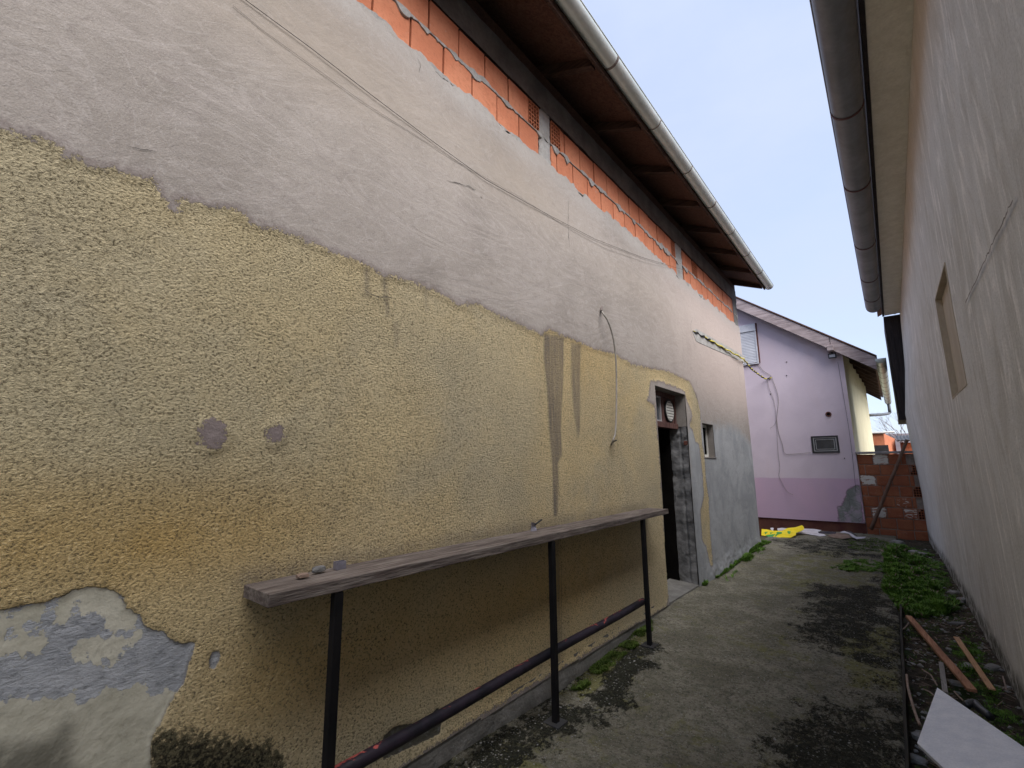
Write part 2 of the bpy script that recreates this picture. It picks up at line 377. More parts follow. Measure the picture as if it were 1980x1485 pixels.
M['rafter'] = mat_wood('dark_rafter_wood', (.055, .032, .025), (.10, .06, .045), 0)
M['gutter'] = simple('galvanised_gutter', (.58, .66, .64), (.68, .74, .72), sc=3, rough=.38, spec=.5, metallic=.2, bd=.0005, bsc=20)
M['gutter_dull'] = simple('weathered_gutter', (.13, .14, .155), (.19, .20, .22), sc=3, rough=.5, spec=.4, metallic=.2, bd=.0006, bsc=25)
M['seam'] = simple('gutter_seam', (.16, .13, .12), (.24, .21, .19), rough=.6)
M['seam_red'] = simple('red_brown_seam', (.09, .04, .045), (.12, .06, .06), rough=.7)
M['tile'] = simple('roof_tile', (.22, .10, .07), (.30, .15, .10), sc=8)
M['shelfwood'] = mat_wood('weathered_grey_plank', (.085, .065, .058), (.215, .185, .165), 1, bd=.006, fine=55)
M['black_steel'] = simple('black_painted_steel', (.006, .006, .007), (.012, .011, .012), rough=.65, spec=.15, bd=.0006)
def mat_pipe():
    n = NT('chipped_pipe_paint', .55, .25)
    base = n.mix(n.rng(n.noise(8, 4), .4, .6), (.008, .007, .011), (.02, .014, .022))
    z = n.t.nodes.new('ShaderNodeSeparateXYZ'); g = n.t.nodes.new('ShaderNodeNewGeometry'); n.t.links.new(g.outputs['Normal'], z.inputs[0])
    red = n.mth('MULTIPLY', n.rng(n.mth('ADD', n.noise(11, 6, .7, .5, scale3=(1, .5, 1)), n.mth('MULTIPLY', z.outputs[2], .14)),   .70, .73), 1)
    return n.out(n.mix(red, base, (.34, .075, .065)), n.bump(n.noise(50, 4), .5, .002))
M['pipe'] = mat_pipe()
M['brownframe'] = mat_wood('old_red_brown_frame', (.075, .035, .03), (.15, .08, .07), 2)
M['glass'] = simple('dusty_window_glass', (.05, .06, .07), (.11, .13, .15), sc=4, rough=.12, spec=.6, bd=.0001)
M['glass_dark'] = simple('dark_glass', (.012, .016, .022), (.03, .035, .05), sc=6, rough=.15, spec=.6, bd=.0001)
M['white_plastic'] = simple('white_plastic', (.66, .66, .62), (.74, .74, .70), rough=.5, bd=.0002)
M['shutter'] = simple('grey_white_shutter', (.58, .60, .66), (.66, .68, .74), rough=.5, bd=.0003)
M['lintel_steel'] = simple('dark_steel', (.03, .03, .032), (.05, .05, .052), rough=.5, bd=.0005)
M['greyframe'] = simple('grey_window_frame', (.32, .32, .33), (.40, .40, .41), rough=.6)
M['yellow'] = simple('pale_yellow_render', (.72, .66, .44), (.80, .74, .52), sc=2, bd=.002)
M['barge'] = mat_wood('weathered_barge_board', (.29, .235, .24), (.45, .38, .385), 0, fine=16, bd=.005)
M['plinth_red'] = simple('red_brown_plinth', (.10, .035, .032), (.15, .065, .045), sc=4)
M['coping'] = simple('concrete_coping', (.30, .28, .28), (.40, .38, .38), sc=6)
M['pole'] = mat_wood('brown_pole_wood', (.13, .075, .055), (.20, .13, .095), 2)
M['soffit_slab'] = simple('pale_concrete_soffit', (.69, .665, .575), (.79, .765, .68), sc=9, bd=.008, bsc=50)
M['dark_timber'] = mat_wood('dark_timber_cladding', (.022, .018, .02), (.042, .035, .036), 2)
M['niche'] = simple('tan_render', (.43, .37, .285), (.50, .44, .35), sc=5, bd=.003, scale3=(1, 1, .3))
M['cable'] = simple('grey_cable_sheath', (.27, .25, .22), (.37, .35, .32), sc=20, rough=.7)
M['wire'] = simple('thin_dark_wire', (.03, .03, .03), (.06, .055, .05), rough=.6)
M['wire_grey'] = simple('thin_grey_wire', (.22, .19, .175), (.27, .24, .22), rough=.6)
M['cable_yellow'] = simple('yellow_sheath', (.68, .56, .04), (.75, .64, .08), sc=20, rough=.5)
M['cable_black'] = simple('black_sheath', (.02, .02, .02), (.035, .035, .03), rough=.5)
M['metal'] = simple('bare_metal', (.24, .23, .28), (.40, .39, .45), rough=.4, metallic=.5)
M['orange_wood'] = mat_wood('fresh_broken_plank', (.33, .15, .085), (.47, .25, .15), 1)
M['pale_wood'] = mat_wood('pale_orange_lath', (.45, .25, .13), (.58, .36, .21), 1)
M['grey_wood'] = mat_wood('grey_batten', (.22, .205, .19), (.33, .31, .29), 1)
M['twig'] = simple('dry_twig', (.26, .19, .15), (.38, .29, .24), sc=20)
M['board'] = simple('white_foam_board', (.72, .74, .79), (.84, .85, .88), sc=14, rough=.8, bd=.0006, bsc=120)
M['stone'] = simple('pale_rubble_stone', (.20, .195, .18), (.34, .33, .31), sc=12, bd=.006, bsc=50)
M['dark_plastic'] = simple('dark_grey_plastic', (.03, .032, .038), (.05, .052, .06), rough=.35, spec=.5)
M['banner'] = simple('yellow_banner_vinyl', (.80, .62, .01), (.86, .70, .02), rough=.5, bd=.001, bsc=15)
M['green_print'] = simple('green_print', (.03, .30, .06), (.05, .36, .09), rough=.5)
M['paper'] = simple('dirty_white_paper', (.48, .46, .50), (.62, .60, .64), sc=8, bd=.002)
M['print_dark'] = simple('dark_print', (.03, .03, .04), (.08, .07, .08))
M['printed_brown'] = simple('brown_wet_cardboard', (.18, .12, .09), (.27, .2, .16))
M['bark'] = simple('bare_tree_bark', (.16, .13, .12), (.24, .20, .185))
M['edge_board'] = mat_wood('black_rotten_edge_board', (.02, .018, .014), (.05, .045, .035), 1)
M['far_brick'] = simple('far_orange_brick', (.50, .17, .085), (.60, .23, .12), sc=6)
M['far_white'] = simple('white_cap_tile', (.6, .58, .55), (.66, .64, .62))
M['hill'] = simple('far_woodland', (.09, .075, .08), (.14, .115, .12), sc=.12, bd=.05, bsc=.6)
M['ground'] = simple('dark_earth', (.08, .07, .05), (.12, .11, .07), sc=2, bd=.01, bsc=15)
def leafmat(name, c1, c2):
    n = NT(name, .7, .3)
    col = n.mix(n.rng(n.noise(9, 3), .35, .65), c1, c2); col = n.mix(n.rng(n.noise(120, 2), .45, .6, 0, .6), col, tuple(x*1.6 for x in c2))
    n.b.inputs['Subsurface Weight'].default_value = 0
    return n.out(col)
M['grass'] = leafmat('short_green_weeds', (.052, .115, .016), (.12, .225, .034))
M['moss'] = leafmat('dark_moss', (.05, .085, .013), (.10, .155, .028))

# ------------------------------------------------------------------ grids with painted attributes
def sdf(poly, A, B):
    """signed distance, positive inside; A,B arrays"""
    P = np.array(poly); n = len(P); d2 = np.full(A.shape, 1e9); ins = np.zeros(A.shape, bool)
    for i in range(n):
        a, b = P[i], P[(i+1) % n]; e = b-a; L2 = max(e@e, 1e-12)
        t = np.clip(((A-a[0])*e[0]+(B-a[1])*e[1])/L2, 0, 1)
        d2 = np.minimum(d2, (A-a[0]-t*e[0])**2+(B-a[1]-t*e[1])**2)
        c = (a[1] > B) != (b[1] > B)
        with np.errstate(divide='ignore', invalid='ignore'):
            xi = a[0]+(B-a[1])/(b[1]-a[1] if b[1] != a[1] else 1e-12)*e[0]
        ins ^= c & (A < xi)
    d = np.sqrt(d2); return np.where(ins, d, -d)
def pdist(line, A, B):
    d2 = np.full(A.shape, 1e9)
    for p, q in zip(line[:-1], line[1:]):
        a = np.array(p); e = np.array(q)-a; L2 = max(e@e, 1e-12); t = np.clip(((A-a[0])*e[0]+(B-a[1])*e[1])/L2, 0, 1)
        d2 = np.minimum(d2, (A-a[0]-t*e[0])**2+(B-a[1]-t*e[1])**2)
    return np.sqrt(d2)
def sstep(x, a, b):
    t = np.clip((x-a)/(b-a), 0, 1); return t*t*(3-2*t)
def vnoise(A, B, sc, seed=0, oct=4):
    """cheap numpy value noise, 0..1"""
    out = np.zeros(A.shape); amp = 1; tot = 0
    for o in range(oct):
        rs = np.random.RandomState(seed+o*17); T = rs.rand(256, 256)
        x = A*sc+100; y = B*sc+100; xi = np.floor(x).astype(int); yi = np.floor(y).astype(int); fx = x-xi; fy = y-yi
        fx = fx*fx*(3-2*fx); fy = fy*fy*(3-2*fy)
        g = lambda i, j: T[(xi+i) % 256, (yi+j) % 256]
        out += amp*((g(0,0)*(1-fx)+g(1,0)*fx)*(1-fy)+(g(0,1)*(1-fx)+g(1,1)*fx)*fy); tot += amp; amp *= .5; sc *= 2.03
    return out/tot
def grid_mesh(name, a, b, pos, attrs, mat, parent=None, hole=None, smooth=True, flip=False):
    """a,b 1-D coordinates; pos(A,B) -> X,Y,Z arrays; attrs dict name -> array"""
    A, B = np.meshgrid(a, b, indexing='ij'); X, Y, Z = pos(A, B); off = wloc(parent) if parent else Vector()
    co = np.stack([X-off.x, Y-off.y, Z-off.z], -1).reshape(-1, 3); na, nb = len(a), len(b)
    i, j = np.meshgrid(np.arange(na-1), np.arange(nb-1), indexing='ij')
    q = np.stack([i*nb+j, (i+1)*nb+j, (i+1)*nb+j+1, i*nb+j+1], -1)
    if hole is not None: q = q[~hole((A[:-1, :-1]+A[1:, 1:])/2, (B[:-1, :-1]+B[1:, 1:])/2)]
    q = q.reshape(-1, 4)
    if flip: q = q[:, ::-1]
    me = bpy.data.meshes.new(name); me.vertices.add(len(co)); me.vertices.foreach_set('co', co.ravel())
    me.loops.add(q.size); me.loops.foreach_set('vertex_index', q.ravel().astype(np.int32))
    me.polygons.add(len(q)); me.polygons.foreach_set('loop_start', np.arange(0, q.size, 4, dtype=np.int32)); me.polygons.foreach_set('loop_total', np.full(len(q), 4, np.int32))
    me.polygons.foreach_set('use_smooth', np.full(len(q), smooth)); me.update(calc_edges=True); me.validate()
    for k, v in attrs.items():
        at = me.attributes.new(k, 'FLOAT', 'POINT'); at.data.foreach_set('value', v.ravel().astype(np.float32))
    me.materials.append(mat); o = bpy.data.objects.new(name, me); C.objects.link(o)
    if parent: o.parent = parent
    return o

# ------------------------------------------------------------------ setting: ground, path, soil, hill
GY = [-4, 0, 2, 3, 4.2, 5.3, 7.2, 9.6, 12.5, 30]; GZ = [-.1, -.09, -.07, -.11, -.06, -.01, -.04, .04, -.025, -.02]
def gz(x, y): return np.interp(y, GY, GZ)
MB().add([(-400,-400,-.25),(400,-400,-.25),(400,600,-.25),(-400,600,-.25)], [(0,1,2,3)]).build('ground', M['ground'])['kind'] = 'structure'
ya = np.concatenate([np.arange(-2.5, 1, .04), np.arange(1, 6.5, .0125), np.arange(6.5, 12.9, .03)])
xa = np.arange(-2.10, -.125, .0125)
XG, YG = np.meshgrid(xa, ya, indexing='ij')
def gpoly(pts, z=-.03): return [tuple(hz(u, v, z)[:2]) for u, v in pts]
blk = np.zeros(XG.shape)
for poly, w, s in (([(1560,1160),(1700,1120),(1745,1200),(1745,1500),(1640,1500),(1500,1420),(1560,1340),(1700,1330),(1640,1270),(1540,1240)], .25, .75),
                   ([(1210,1250),(1260,1240),(1230,1330),(1180,1350),(1130,1320)], .10, .95), ([(1050,1330),(1160,1340),(1120,1400),(1010,1485),(860,1500),(960,1410)], .12, .85),
                   ([(1480,1050),(1640,1040),(1760,1060),(1700,1090),(1560,1078)], .3, .62), ([(1560,1400),(1750,1350),(1750,1500),(1480,1500)], .2, .85),
                   ([(1560,1130),(1700,1130),(1740,1200),(1740,1260),(1600,1190)], .2, .8), ([(1345,1285),(1392,1300),(1400,1312),(1350,1308)], .05, .55)):
    blk = np.maximum(blk, s*.97*sstep(sdf(gpoly(poly), XG, YG)+.35*(vnoise(XG, YG, 3.2, 19, 5)-.5), -w*1.6, w*1.2))
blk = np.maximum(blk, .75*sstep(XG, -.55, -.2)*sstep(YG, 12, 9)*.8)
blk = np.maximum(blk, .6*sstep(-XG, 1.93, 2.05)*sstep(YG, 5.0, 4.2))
mos = .36+.35*(vnoise(XG, YG, 1.1, 5)-.4)
for poly, w, s in (([(1490,1080),(1700,1060),(1730,1180),(1640,1160),(1500,1140)], .4, .55), ([(1620,1220),(1740,1210),(1740,1330),(1640,1320)], .2, .75),
                   ([(1110,1280),(1260,1210),(1240,1260),(1120,1330)], .06, 1.0), ([(900,1440),(1060,1380),(1080,1485),(900,1485)], .2, .6)):
    mos = np.maximum(mos, s*sstep(sdf(gpoly(poly), XG, YG), -w, w*.6))
def path_pos(A, B):
    z = gz(A, B)+.012*(vnoise(A, B, 1.3, 1)-.5)+.011*(vnoise(A, B, 9, 2, 5)-.5)+(.007+.012*sstep(A, -1.1, -.4))*(vnoise(A, B, 24, 9, 4)-.5)
    z = z-.03*sstep(A, -.16, -.128)*vnoise(A, B, 12, 3)
    return A, B, z
o = grid_mesh('path', xa, ya, path_pos, {'moss': mos, 'black': blk}, M['path']); o['kind'] = 'structure'
xs = np.arange(-.15, .60, .018); ys = np.concatenate([np.arange(-2.5, 7, .02), np.arange(7, 12.9, .04)])
def soil_pos(A, B):
    return A, B, gz(A, B)-.045+.06*(vnoise(A, B, 3.1, 31)-.5)+.05*(vnoise(A, B, 13, 33, 4)-.5)
o = grid_mesh('soil', xs, ys, soil_pos, {}, M['soil']); o['kind'] = 'structure'
def soilz(x, y):
    a, b = np.array([[x]]), np.array([[y]]); return float(soil_pos(a, b)[2][0, 0])
def pathz(x, y):
    a, b = np.array([[x]]), np.array([[y]]); return float(path_pos(a, b)[2][0, 0])
hm = MB(); n_ = 60; vs_ = []
for i in range(n_+1):
    x = -220+440*i/n_; h = 11+6*mnoise.noise((x*.02, 3, 0))+2*mnoise.noise((x*.1, 9, 0))+.8*mnoise.noise((x*.5, 2, 0)); vs_ += [(x, 150, -1), (x, 175, h*.7), (x, 215, h)]
hm.add(vs_, [f for i in range(n_) for f in ((i*3, (i+1)*3, (i+1)*3+1, i*3+1), (i*3+1, (i+1)*3+1, (i+1)*3+2, i*3+2))]).build('hill', M['hill'])['kind'] = 'structure'

# ------------------------------------------------------------------ LEFT HOUSE
LH = thing('stuccoed_house', 'long house of yellow roughcast and patchy grey render below an orange block band', 'house', (AX, 3.5, 0))
YE = 9.565
yellow = wp([(-60,235),(0,258),(45,272),(105,292),(112,318),(150,318),(165,332),(215,338),(235,348),(290,358),(300,385),(320,408),(345,422),(358,398),(395,408),
  (430,412),(465,425),(490,445),(560,462),(600,480),(625,490),(690,512),(740,538),(800,553),(860,578),(885,595),(920,592),(960,615),(1000,632),(1045,652),
  (1060,643),(1090,655),(1110,662),(1150,680),(1190,690),(1220,708),(1255,716),(1290,722),(1333,741),(1345,768),(1352,797),(1354,839),(1356,858),(1360,881),(1363,926),
  (1368,959),(1370,1010),(1373,1055),(1376,1088),(1373,1090),(1365,1052),(1358,1043),(1355,991),(1362,959),(1358,910),(1352,855),(1345,852),(1339,829),(1334,823),
  (1339,807),(1336,790),(1328,774),(1324,755),(1313,748),(1294,740),(1278,734),(1255,731),(1252,765),(1247,774),(1253,781),(1263,785),(1267,823),(1270,855),
  (1273,894),(1275,942),(1279,978),(1281,1023),(1286,1056),(1289,1104),(1292,1146)]) + [(5.0, .02), (4.2, .045), (2.9, .06), (2.05, .075), (1.2, .06), (-3.2, .06), (-3.2, 2.5)]
peel = wp([(0,1179),(29,1174),(59,1169),(88,1166),(103,1158),(126,1153),(138,1142),(164,1136),(187,1133),(217,1141),(240,1155),(245,1176),(269,1188),(281,1211),(293,1218),
  (316,1220),(328,1235),(354,1245),(369,1240),(378,1246),(371,1267),(363,1290),(356,1322),(337,1346),(325,1369),(310,1401),(296,1425),(290,1460),(293,1490)]) + [(.57,.2),(-.9,.25),(-.8,.9),(-.1,1.13)]
beige = [wp([(-60,1350),(0,1350),(60,1358),(85,1362),(140,1350),(165,1356),(190,1348),(230,1335),(290,1338),(340,1345),(345,1400),(320,1500),(300,1700),(-60,1700)]),
  wp([(-20,1215),(20,1222),(55,1235),(90,1240),(78,1255),(25,1270),(-20,1268)]), wp([(132,1250),(180,1240),(215,1225),(260,1230),(240,1262),(215,1275),(175,1276),(135,1268)]),
  wp([(95,1165),(150,1135),(200,1133),(240,1158),(260,1200),(250,1225),(215,1215),(205,1190),(180,1178),(170,1182),(140,1172),(118,1195),(108,1190)]),
  wp([(0,1185),(85,1170),(72,1195),(45,1212),(20,1205)])]
cement = wp([(1352,797),(1355,829),(1384,824),(1410,824),(1426,829),(1446,852),(1454,862),(1480,880)]) + [(10, 1.8), (10, -.3), (6.0, -.3), (6.1, 1.9)]
ya_ = np.concatenate([np.arange(-3.2, -.4, .05), np.arange(-.4, 2.2, .012), np.arange(2.2, 5.10, .016)])
y2 = np.concatenate([np.linspace(5.10, 6.10, 50), np.linspace(6.10, 6.735, 28)[1:], np.linspace(6.735, 7.245, 22)[1:], np.linspace(7.245, YE, 90)[1:]])
yy = np.concatenate([ya_, y2]); zz = np.concatenate([np.linspace(-.3, 0, 8)[:-1], np.linspace(0, 1.57, 120), np.linspace(1.57, 1.93, 28)[1:], np.linspace(1.93, 2.05, 9)[1:], np.linspace(2.05, 2.385, 25)[1:], np.linspace(2.385, 4.10, 110)[1:]])
YW, ZW = np.meshgrid(yy, zz, indexing='ij')
sy = sdf(yellow, YW, ZW)
chip = wp([(741,1425),(764,1404),(807,1398),(833,1386),(848,1366),(855,1396),(850,1420),(741,1470)])
sp = np.maximum(sdf(peel, YW, ZW), np.maximum(sdf(chip, YW, ZW), .018-np.hypot(YW-wp([(415,1275)])[0][0], (ZW-wp([(415,1275)])[0][1])*.6)))
sb = np.max([sdf(b, YW, ZW) for b in beige], 0); sg = sdf(cement, YW, ZW)
hole_shade = sstep(sdf(chip, YW, ZW), -.03, .0)  # chip painted dark to read as a deep shaded hole
sb = np.where(sdf(chip, YW, ZW) > -.05, -.5, sb)
for u, v, r in ((408, 838, .068), (533, 838, .056)):
    c = wp([(u, v)])[0]; sy = np.minimum(sy, np.hypot(YW-c[0], ZW-c[1])-r)
st = np.zeros(YW.shape); spot = np.zeros(YW.shape)
for u, v in ((408, 838), (533, 838)):
    c = wp([(u, v)])[0]; spot = np.maximum(spot, (np.hypot(YW-c[0], ZW-c[1]) < .09)*1.0)
stain_hole_shade = sstep(sdf(wp([(100,1430),(125,1395),(140,1400),(138,1470),(150,1500),(60,1520),(-60,1500),(-60,1450)]), YW, ZW), -.03, .03)*.8
for pts, w in (([(1052,646),(1090,652),(1088,738),(1084,827),(1086,880),(1078,895),(1080,945),(1078,998),(1071,998),(1068,895),(1062,827),(1059,752),(1052,693)], 1),
               ([(1105,664),(1123,667),(1121,740),(1121,827),(1117,847),(1110,797),(1105,738)], .85), ([(706,520),(712,520),(711,572),(707,572)], .8), ([(740,535),(745,535),(752,612),(748,612)], .8),
               ([(820,560),(826,560),(828,600),(824,600)], .5), ([(62,410),(70,410),(76,450),(90,470),(60,475)], .35), ([(1074,1000),(1080,1000),(1084,1290),(1080,1290)], .5), ([(762,625),(770,625),(768,670),(764,670)], .5)):
    st = np.maximum(st, w*sstep(sdf(wp(pts), YW, ZW), -.02, .012))
c0 = wp([(1185, 858)])[0]; st = np.maximum(st, .7*np.exp(-((YW-c0[0])/.035)**2-((ZW-c0[1])/.05)**2))
c0 = wp([(1163, 640)])[0]; stup = .6*np.exp(-((YW-c0[0])/.04)**2)*sstep(ZW, c0[1]-.25, c0[1])*(ZW < 3.02)
# darker band above the shelf and where the board touches the wall
st = np.maximum(st, .55*np.exp(-((ZW-1.06)/.045)**2)*sstep(YW, .72, .8)*sstep(YW, 4.75, 4.6))
org = np.clip(1.1*np.exp(-((YW-.2)/.9)**2-((ZW-1.28)/.22)**2)+.75*np.exp(-((YW-2.9)/1.6)**2-((ZW-.62)/.26)**2)+.6*np.exp(-((YW-1.1)/.45)**2-((ZW-.7)/.25)**2)+.45*np.exp(-((YW-3.6)/.5)**2-((ZW-2.35)/.5)**2), 0, 1)
dm = sdf(wp([(290,1425),(330,1418),(420,1432),(520,1440),(570,1500),(560,1900),(200,1900),(285,1500)]), YW, ZW)
mossw = sstep(dm, -.16, .10)*.9
mossw = np.maximum(mossw, .42*np.exp(-((ZW-.08)/.12)**2)*sstep(-YW, -5.1, -1.5))
tan = .6*np.clip(1.1*np.exp(-((YW-.9)/.9)**2-((ZW-3.65)/.35)**2)+.9*np.exp(-((YW-2.6)/.8)**2-((ZW-3.7)/.3)**2)+.5*np.exp(-((YW-5.)/1.5)**2-((ZW-3.5)/.4)**2), 0, 1)
pale = np.clip(sstep(YW, 4.5, 8)*sstep(ZW, 2.0, 2.8), 0, 1)  # painted light: far upper render made paler where the sky reaches it
pale2 = np.clip(sstep(ZW, 3.85, 4.08)*(.5+.9*(vnoise(YW, ZW, 3, 77)-.3)), 0, 1)
kY = sstep(sy+.06*(vnoise(YW, ZW, 16, 11)-.5), -.01, .01); kP = sstep(sp, -.008, .008)
grainw = vnoise(YW, ZW, 48, 21, 2)-.5
def lw_pos(A, B):
    x = AX+.010*(vnoise(A, B, 1.5, 4, 4)-.5)+.006*(1-kY)+kY*(1-kP)*.004*grainw*sstep(-A, -3.5, -2)-.006*kP
    x = x+.012*sstep(.22-B, 0, .25)*sstep(A, 6.3, 6.6)*(.4+vnoise(A, B, 9, 14))
    x = x+.03*sstep(.34-B, 0, .3)*sstep(A, 6.3, 6.8)*(vnoise(A, B, 14, 24, 5)-.45)
    return x, A, B+sstep(B, 4.05, 4.1)*(.13*(vnoise(A, A*0, 7, 66, 6)-.58))
hole = lambda a, b: (((a > 5.10) & (a < 6.10) & (b < 2.385)) | ((a > 6.735) & (a < 7.245) & (b > 1.57) & (b < 2.05)) | (b < np.interp(a, [-3, 2, 4.9, 5.1], [.04, .055, .02, 0])-.02) & (a < 5.1))
grid_mesh('wall', yy, zz, lw_pos, {'sdf_yellow': sy, 'sdf_peel': sp, 'sdf_beige': sb, 'sdf_cement': sg, 'streak': np.maximum(st, 0), 'orange': org, 'moss': mossw, 'tan': np.maximum(tan, stup*0), 'pale': pale, 'pale2': pale2, 'spot': spot, 'olive': np.clip(sstep(-YW, -2.6, .2)*sstep(ZW, 1.15, 1.6)*(.55+.9*(vnoise(YW, ZW, 1.2, 87)-.3)), 0, 1), 'stain_hole_shade': np.maximum(stain_hole_shade, hole_shade)}, M['wall'], LH, hole)
# cracks in the render (thin raised-edge ribbons on the face)
def crack(mb, pts, w=.004, x=AX+.011):
    P = wp(pts); Q = []
    for (a, b), (c, d) in zip(P[:-1], P[1:]):
        k = max(2, int(math.hypot(c-a, d-b)/.04))
        for i in range(k): t = i/k; Q.append((a+(c-a)*t+rnd.uniform(-.006, .006), b+(d-b)*t+rnd.uniform(-.006, .006)))
    Q.append(P[-1]); vs_ = []; 
    for i, q in enumerate(Q):
        p0, p1 = Q[max(i-1, 0)], Q[min(i+1, len(Q)-1)]; dx, dy = p1[0]-p0[0], p1[1]-p0[1]; l = math.hypot(dx, dy) or 1
        ww = w*rnd.uniform(.35, 1)*(.4 if i in (0, len(Q)-1) else 1)
        vs_ += [(x, q[0]-dy/l*ww/2, q[1]+dx/l*ww/2), (x, q[0]+dy/l*ww/2, q[1]-dx/l*ww/2)]
    mb.add(vs_, [(2*i, 2*i+1, 2*i+3, 2*i+2) for i in range(len(Q)-1)])
for pts in ([(1338,612),(1334,630),(1336,650),(1343,672)], [(1345,758),(1347,800)],
            [(1098,388),(1096,430),(1099,478)], [(806,118),(812,130),(808,142)], [(700,560),(730,575),(760,578)], [(240,285),(275,292),(300,296)], [(1345,735),(1349,800),(1352,870)], [(860,350),(905,362),(918,368)], [(1425,700),(1430,745)]): 
    mb = MB(); crack(mb, pts, .005); mb.build('crack', M['wire'], LH, recalc=False)
mb = MB(); crack(mb, [(1082,1045),(1084,1130),(1083,1210),(1086,1290)], .004, AX+.009)
mb.build('crack', M['wire'], LH, recalc=False)
# rest of the shell: end wall, back, near end, so the inside stays dark
mb = MB(); T = -2.40
mb.box((-8.5, YE-.30, -.3), (AX-.012, YE, 4.86)); mb.box((-8.5, -3.2, -.3), (AX-.02, -2.9, 4.86)); mb.box((-8.5, -2.9, -.3), (-8.2, YE-.3, 4.86))
mb.box((T, -2.9, -.3), (AX-.03, 5.10-.012, 4.09)); mb.box((T, 6.10+.03, -.3), (AX-.03, 6.735-.012, 4.09)); mb.box((T, 7.245+.012, -.3), (AX-.03, YE-.3, 4.09))
mb.box((T, 5.088, 2.385+.012), (AX-.03, 6.13, 4.09)); mb.box((T, 6.723, 2.05+.012), (AX-.03, 7.257, 4.09)); mb.box((T, 6.723, -.3), (AX-.03, 7.257, 1.558))
mb.build('masonry', M['plinth'], LH)
# concrete plinth below the roughcast
pl = grid_mesh('plinth', np.arange(-3.2, 5.13, .03), np.linspace(-.3, .075, 26), lambda A, B: (AX-.004+.012*(vnoise(A, B, 9, 41)-.4)+.004*(vnoise(A, B, 40, 3, 2)), A, B), {}, M['plinth'], LH)
# brick band
BB, BT = 4.095, 4.60; pitch = .2775; course = .252
def vy(u, v): return wp([(u, v)])[0][0]
y_c1, y_c2 = (2.93, 3.10), (6.22, 6.50)
mb = MB(); bx = AX-.018
def block(y0, y1, z0, z1):
    d = rnd.uniform(-.004, .004); g = .003
    mb.box((bx-.25, y0+g, z0+g), (bx+d, y1-g, z1-g))
def holes(y0, y1, z0, z1):
    mh = MB(); k = .006; ny, nz = 4, 6
    for i in range(ny+1): yv = y0+.002+(y1-y0-.004-k)*i/ny; mh.box((bx-.014, yv, z0), (bx+.001, yv+k, z1))
    for j in range(nz+1):
        zv = z0+(z1-z0-k)*j/nz
        for i in range(ny):
            a = y0+.002+(y1-y0-.004-k)*i/ny+k; b = y0+.002+(y1-y0-.004-k)*(i+1)/ny; mh.box((bx-.013, a, zv), (bx, b, zv+k))
    mh.cur = 1; mh.box((bx-.022, y0, z0), (bx-.0145, y1, z1))
    mh.build('perforated_block', [M['block_hole'], M['dark']], LH)
def run(y0, y1, z0, z1, ph):
    e = math.floor((y0-ph)/pitch)*pitch+ph
    while e < y1:
        a, b = max(e, y0), min(e+pitch-.008, y1)
        if b-a > .03: block(a, b, z0, z1)
        e += pitch
v1, v2, v3, v4 = (2.765, 2.925), (3.105, 3.265), (6.06, 6.215), (6.97, 7.18)
for lo_, up_ in (((-3.2, y_c1[0]), [(-3.2, v1[0])]), ((y_c1[1], y_c2[0]), [(v2[1], v3[0])]), ((y_c2[1], YE), [(y_c2[1], v4[0]), (v4[1], YE)])):
    mb = MB(); run(lo_[0], lo_[1], BB, BB+course-.01, 1.88-.2775*4+.205)
    for a, b in up_: run(a, b, BB+course+.004, BT, 1.88-.2775*4+.07)
    mb.build('clay_block_band', M['block'], LH, bevel=.003)
for s_ in (v1, v2, v3, v4): holes(s_[0]+.003, s_[1]-.003, BB+course+.006, BT-.005)
# dark backing + mortar
mb = MB(); mb.box((T, -3.19, 4.09), (bx-.24, YE-.31, 4.62)); mb.build('block_backing', M['dark'], LH)
def mort(A, B): return bx+.003+.012*(vnoise(A, B, 14, 51, 4)-.45), A, B
def strip_mortar(zc, hw, amp, seed, y0, y1):
    mbm = MB(); vs_ = []; fs = []; ysm = np.arange(y0, y1, .012)
    n1 = vnoise(ysm, ysm*0, 11, seed, 6); n2 = vnoise(ysm, ysm*0+5, 9, seed+3, 6)
    for i, y in enumerate(ysm):
        a = zc-hw-amp*(n1[i]-.44); b = zc+hw+amp*.7*(n2[i]-.5); a = min(a, zc-.003); b = max(b, zc+.003); pr = bx+.007+.02*(n1[i]-.45)
        vs_ += [(bx-.02, y, a), (pr, y, a), (pr, y, max(b, a+.003)), (bx-.02, y, max(b, a+.003))]
    for i in range(len(ysm)-1):
        for k in range(4): fs.append((4*i+k, 4*i+(k+1) % 4, 4*i+4+(k+1) % 4, 4*i+4+k))
    return mbm.add(vs_, fs)
ma = strip_mortar(BB+course-.002, .008, .16, 61, -3.2, YE)
mb2 = strip_mortar(BB+.002, .010, .18, 71, -3.2, YE); ma.add(mb2.v, mb2.f)
ma.build('mortar', M['mortar'], LH)
for k_, (a, b) in enumerate((y_c1, y_c2)):
    mb = MB()
    ys_ = np.linspace(a, b, 8); zs_ = np.linspace(4.06, 4.612, 30); vs_ = []
    for i in range(8):
        for j in range(30):
            e = .010*(mnoise.noise((k_*5, zs_[j]*16, (i > 3)*9))) if i in (0, 7) else 0
            vs_.append((bx+.004+.012*mnoise.noise((k_, ys_[i]*20, zs_[j]*20))-(.02 if i in (0, 7) else 0), ys_[i]+e, zs_[j]))
    mb.add(vs_, [(i*30+j, (i+1)*30+j, (i+1)*30+j+1, i*30+j+1) for i in range(7) for j in range(29)])
    mb.box((bx-.2, a+.005, 4.06), (bx-.03, b-.005, 4.61))
    mb.build('concrete_column', M['mortar'], LH, smooth=True)
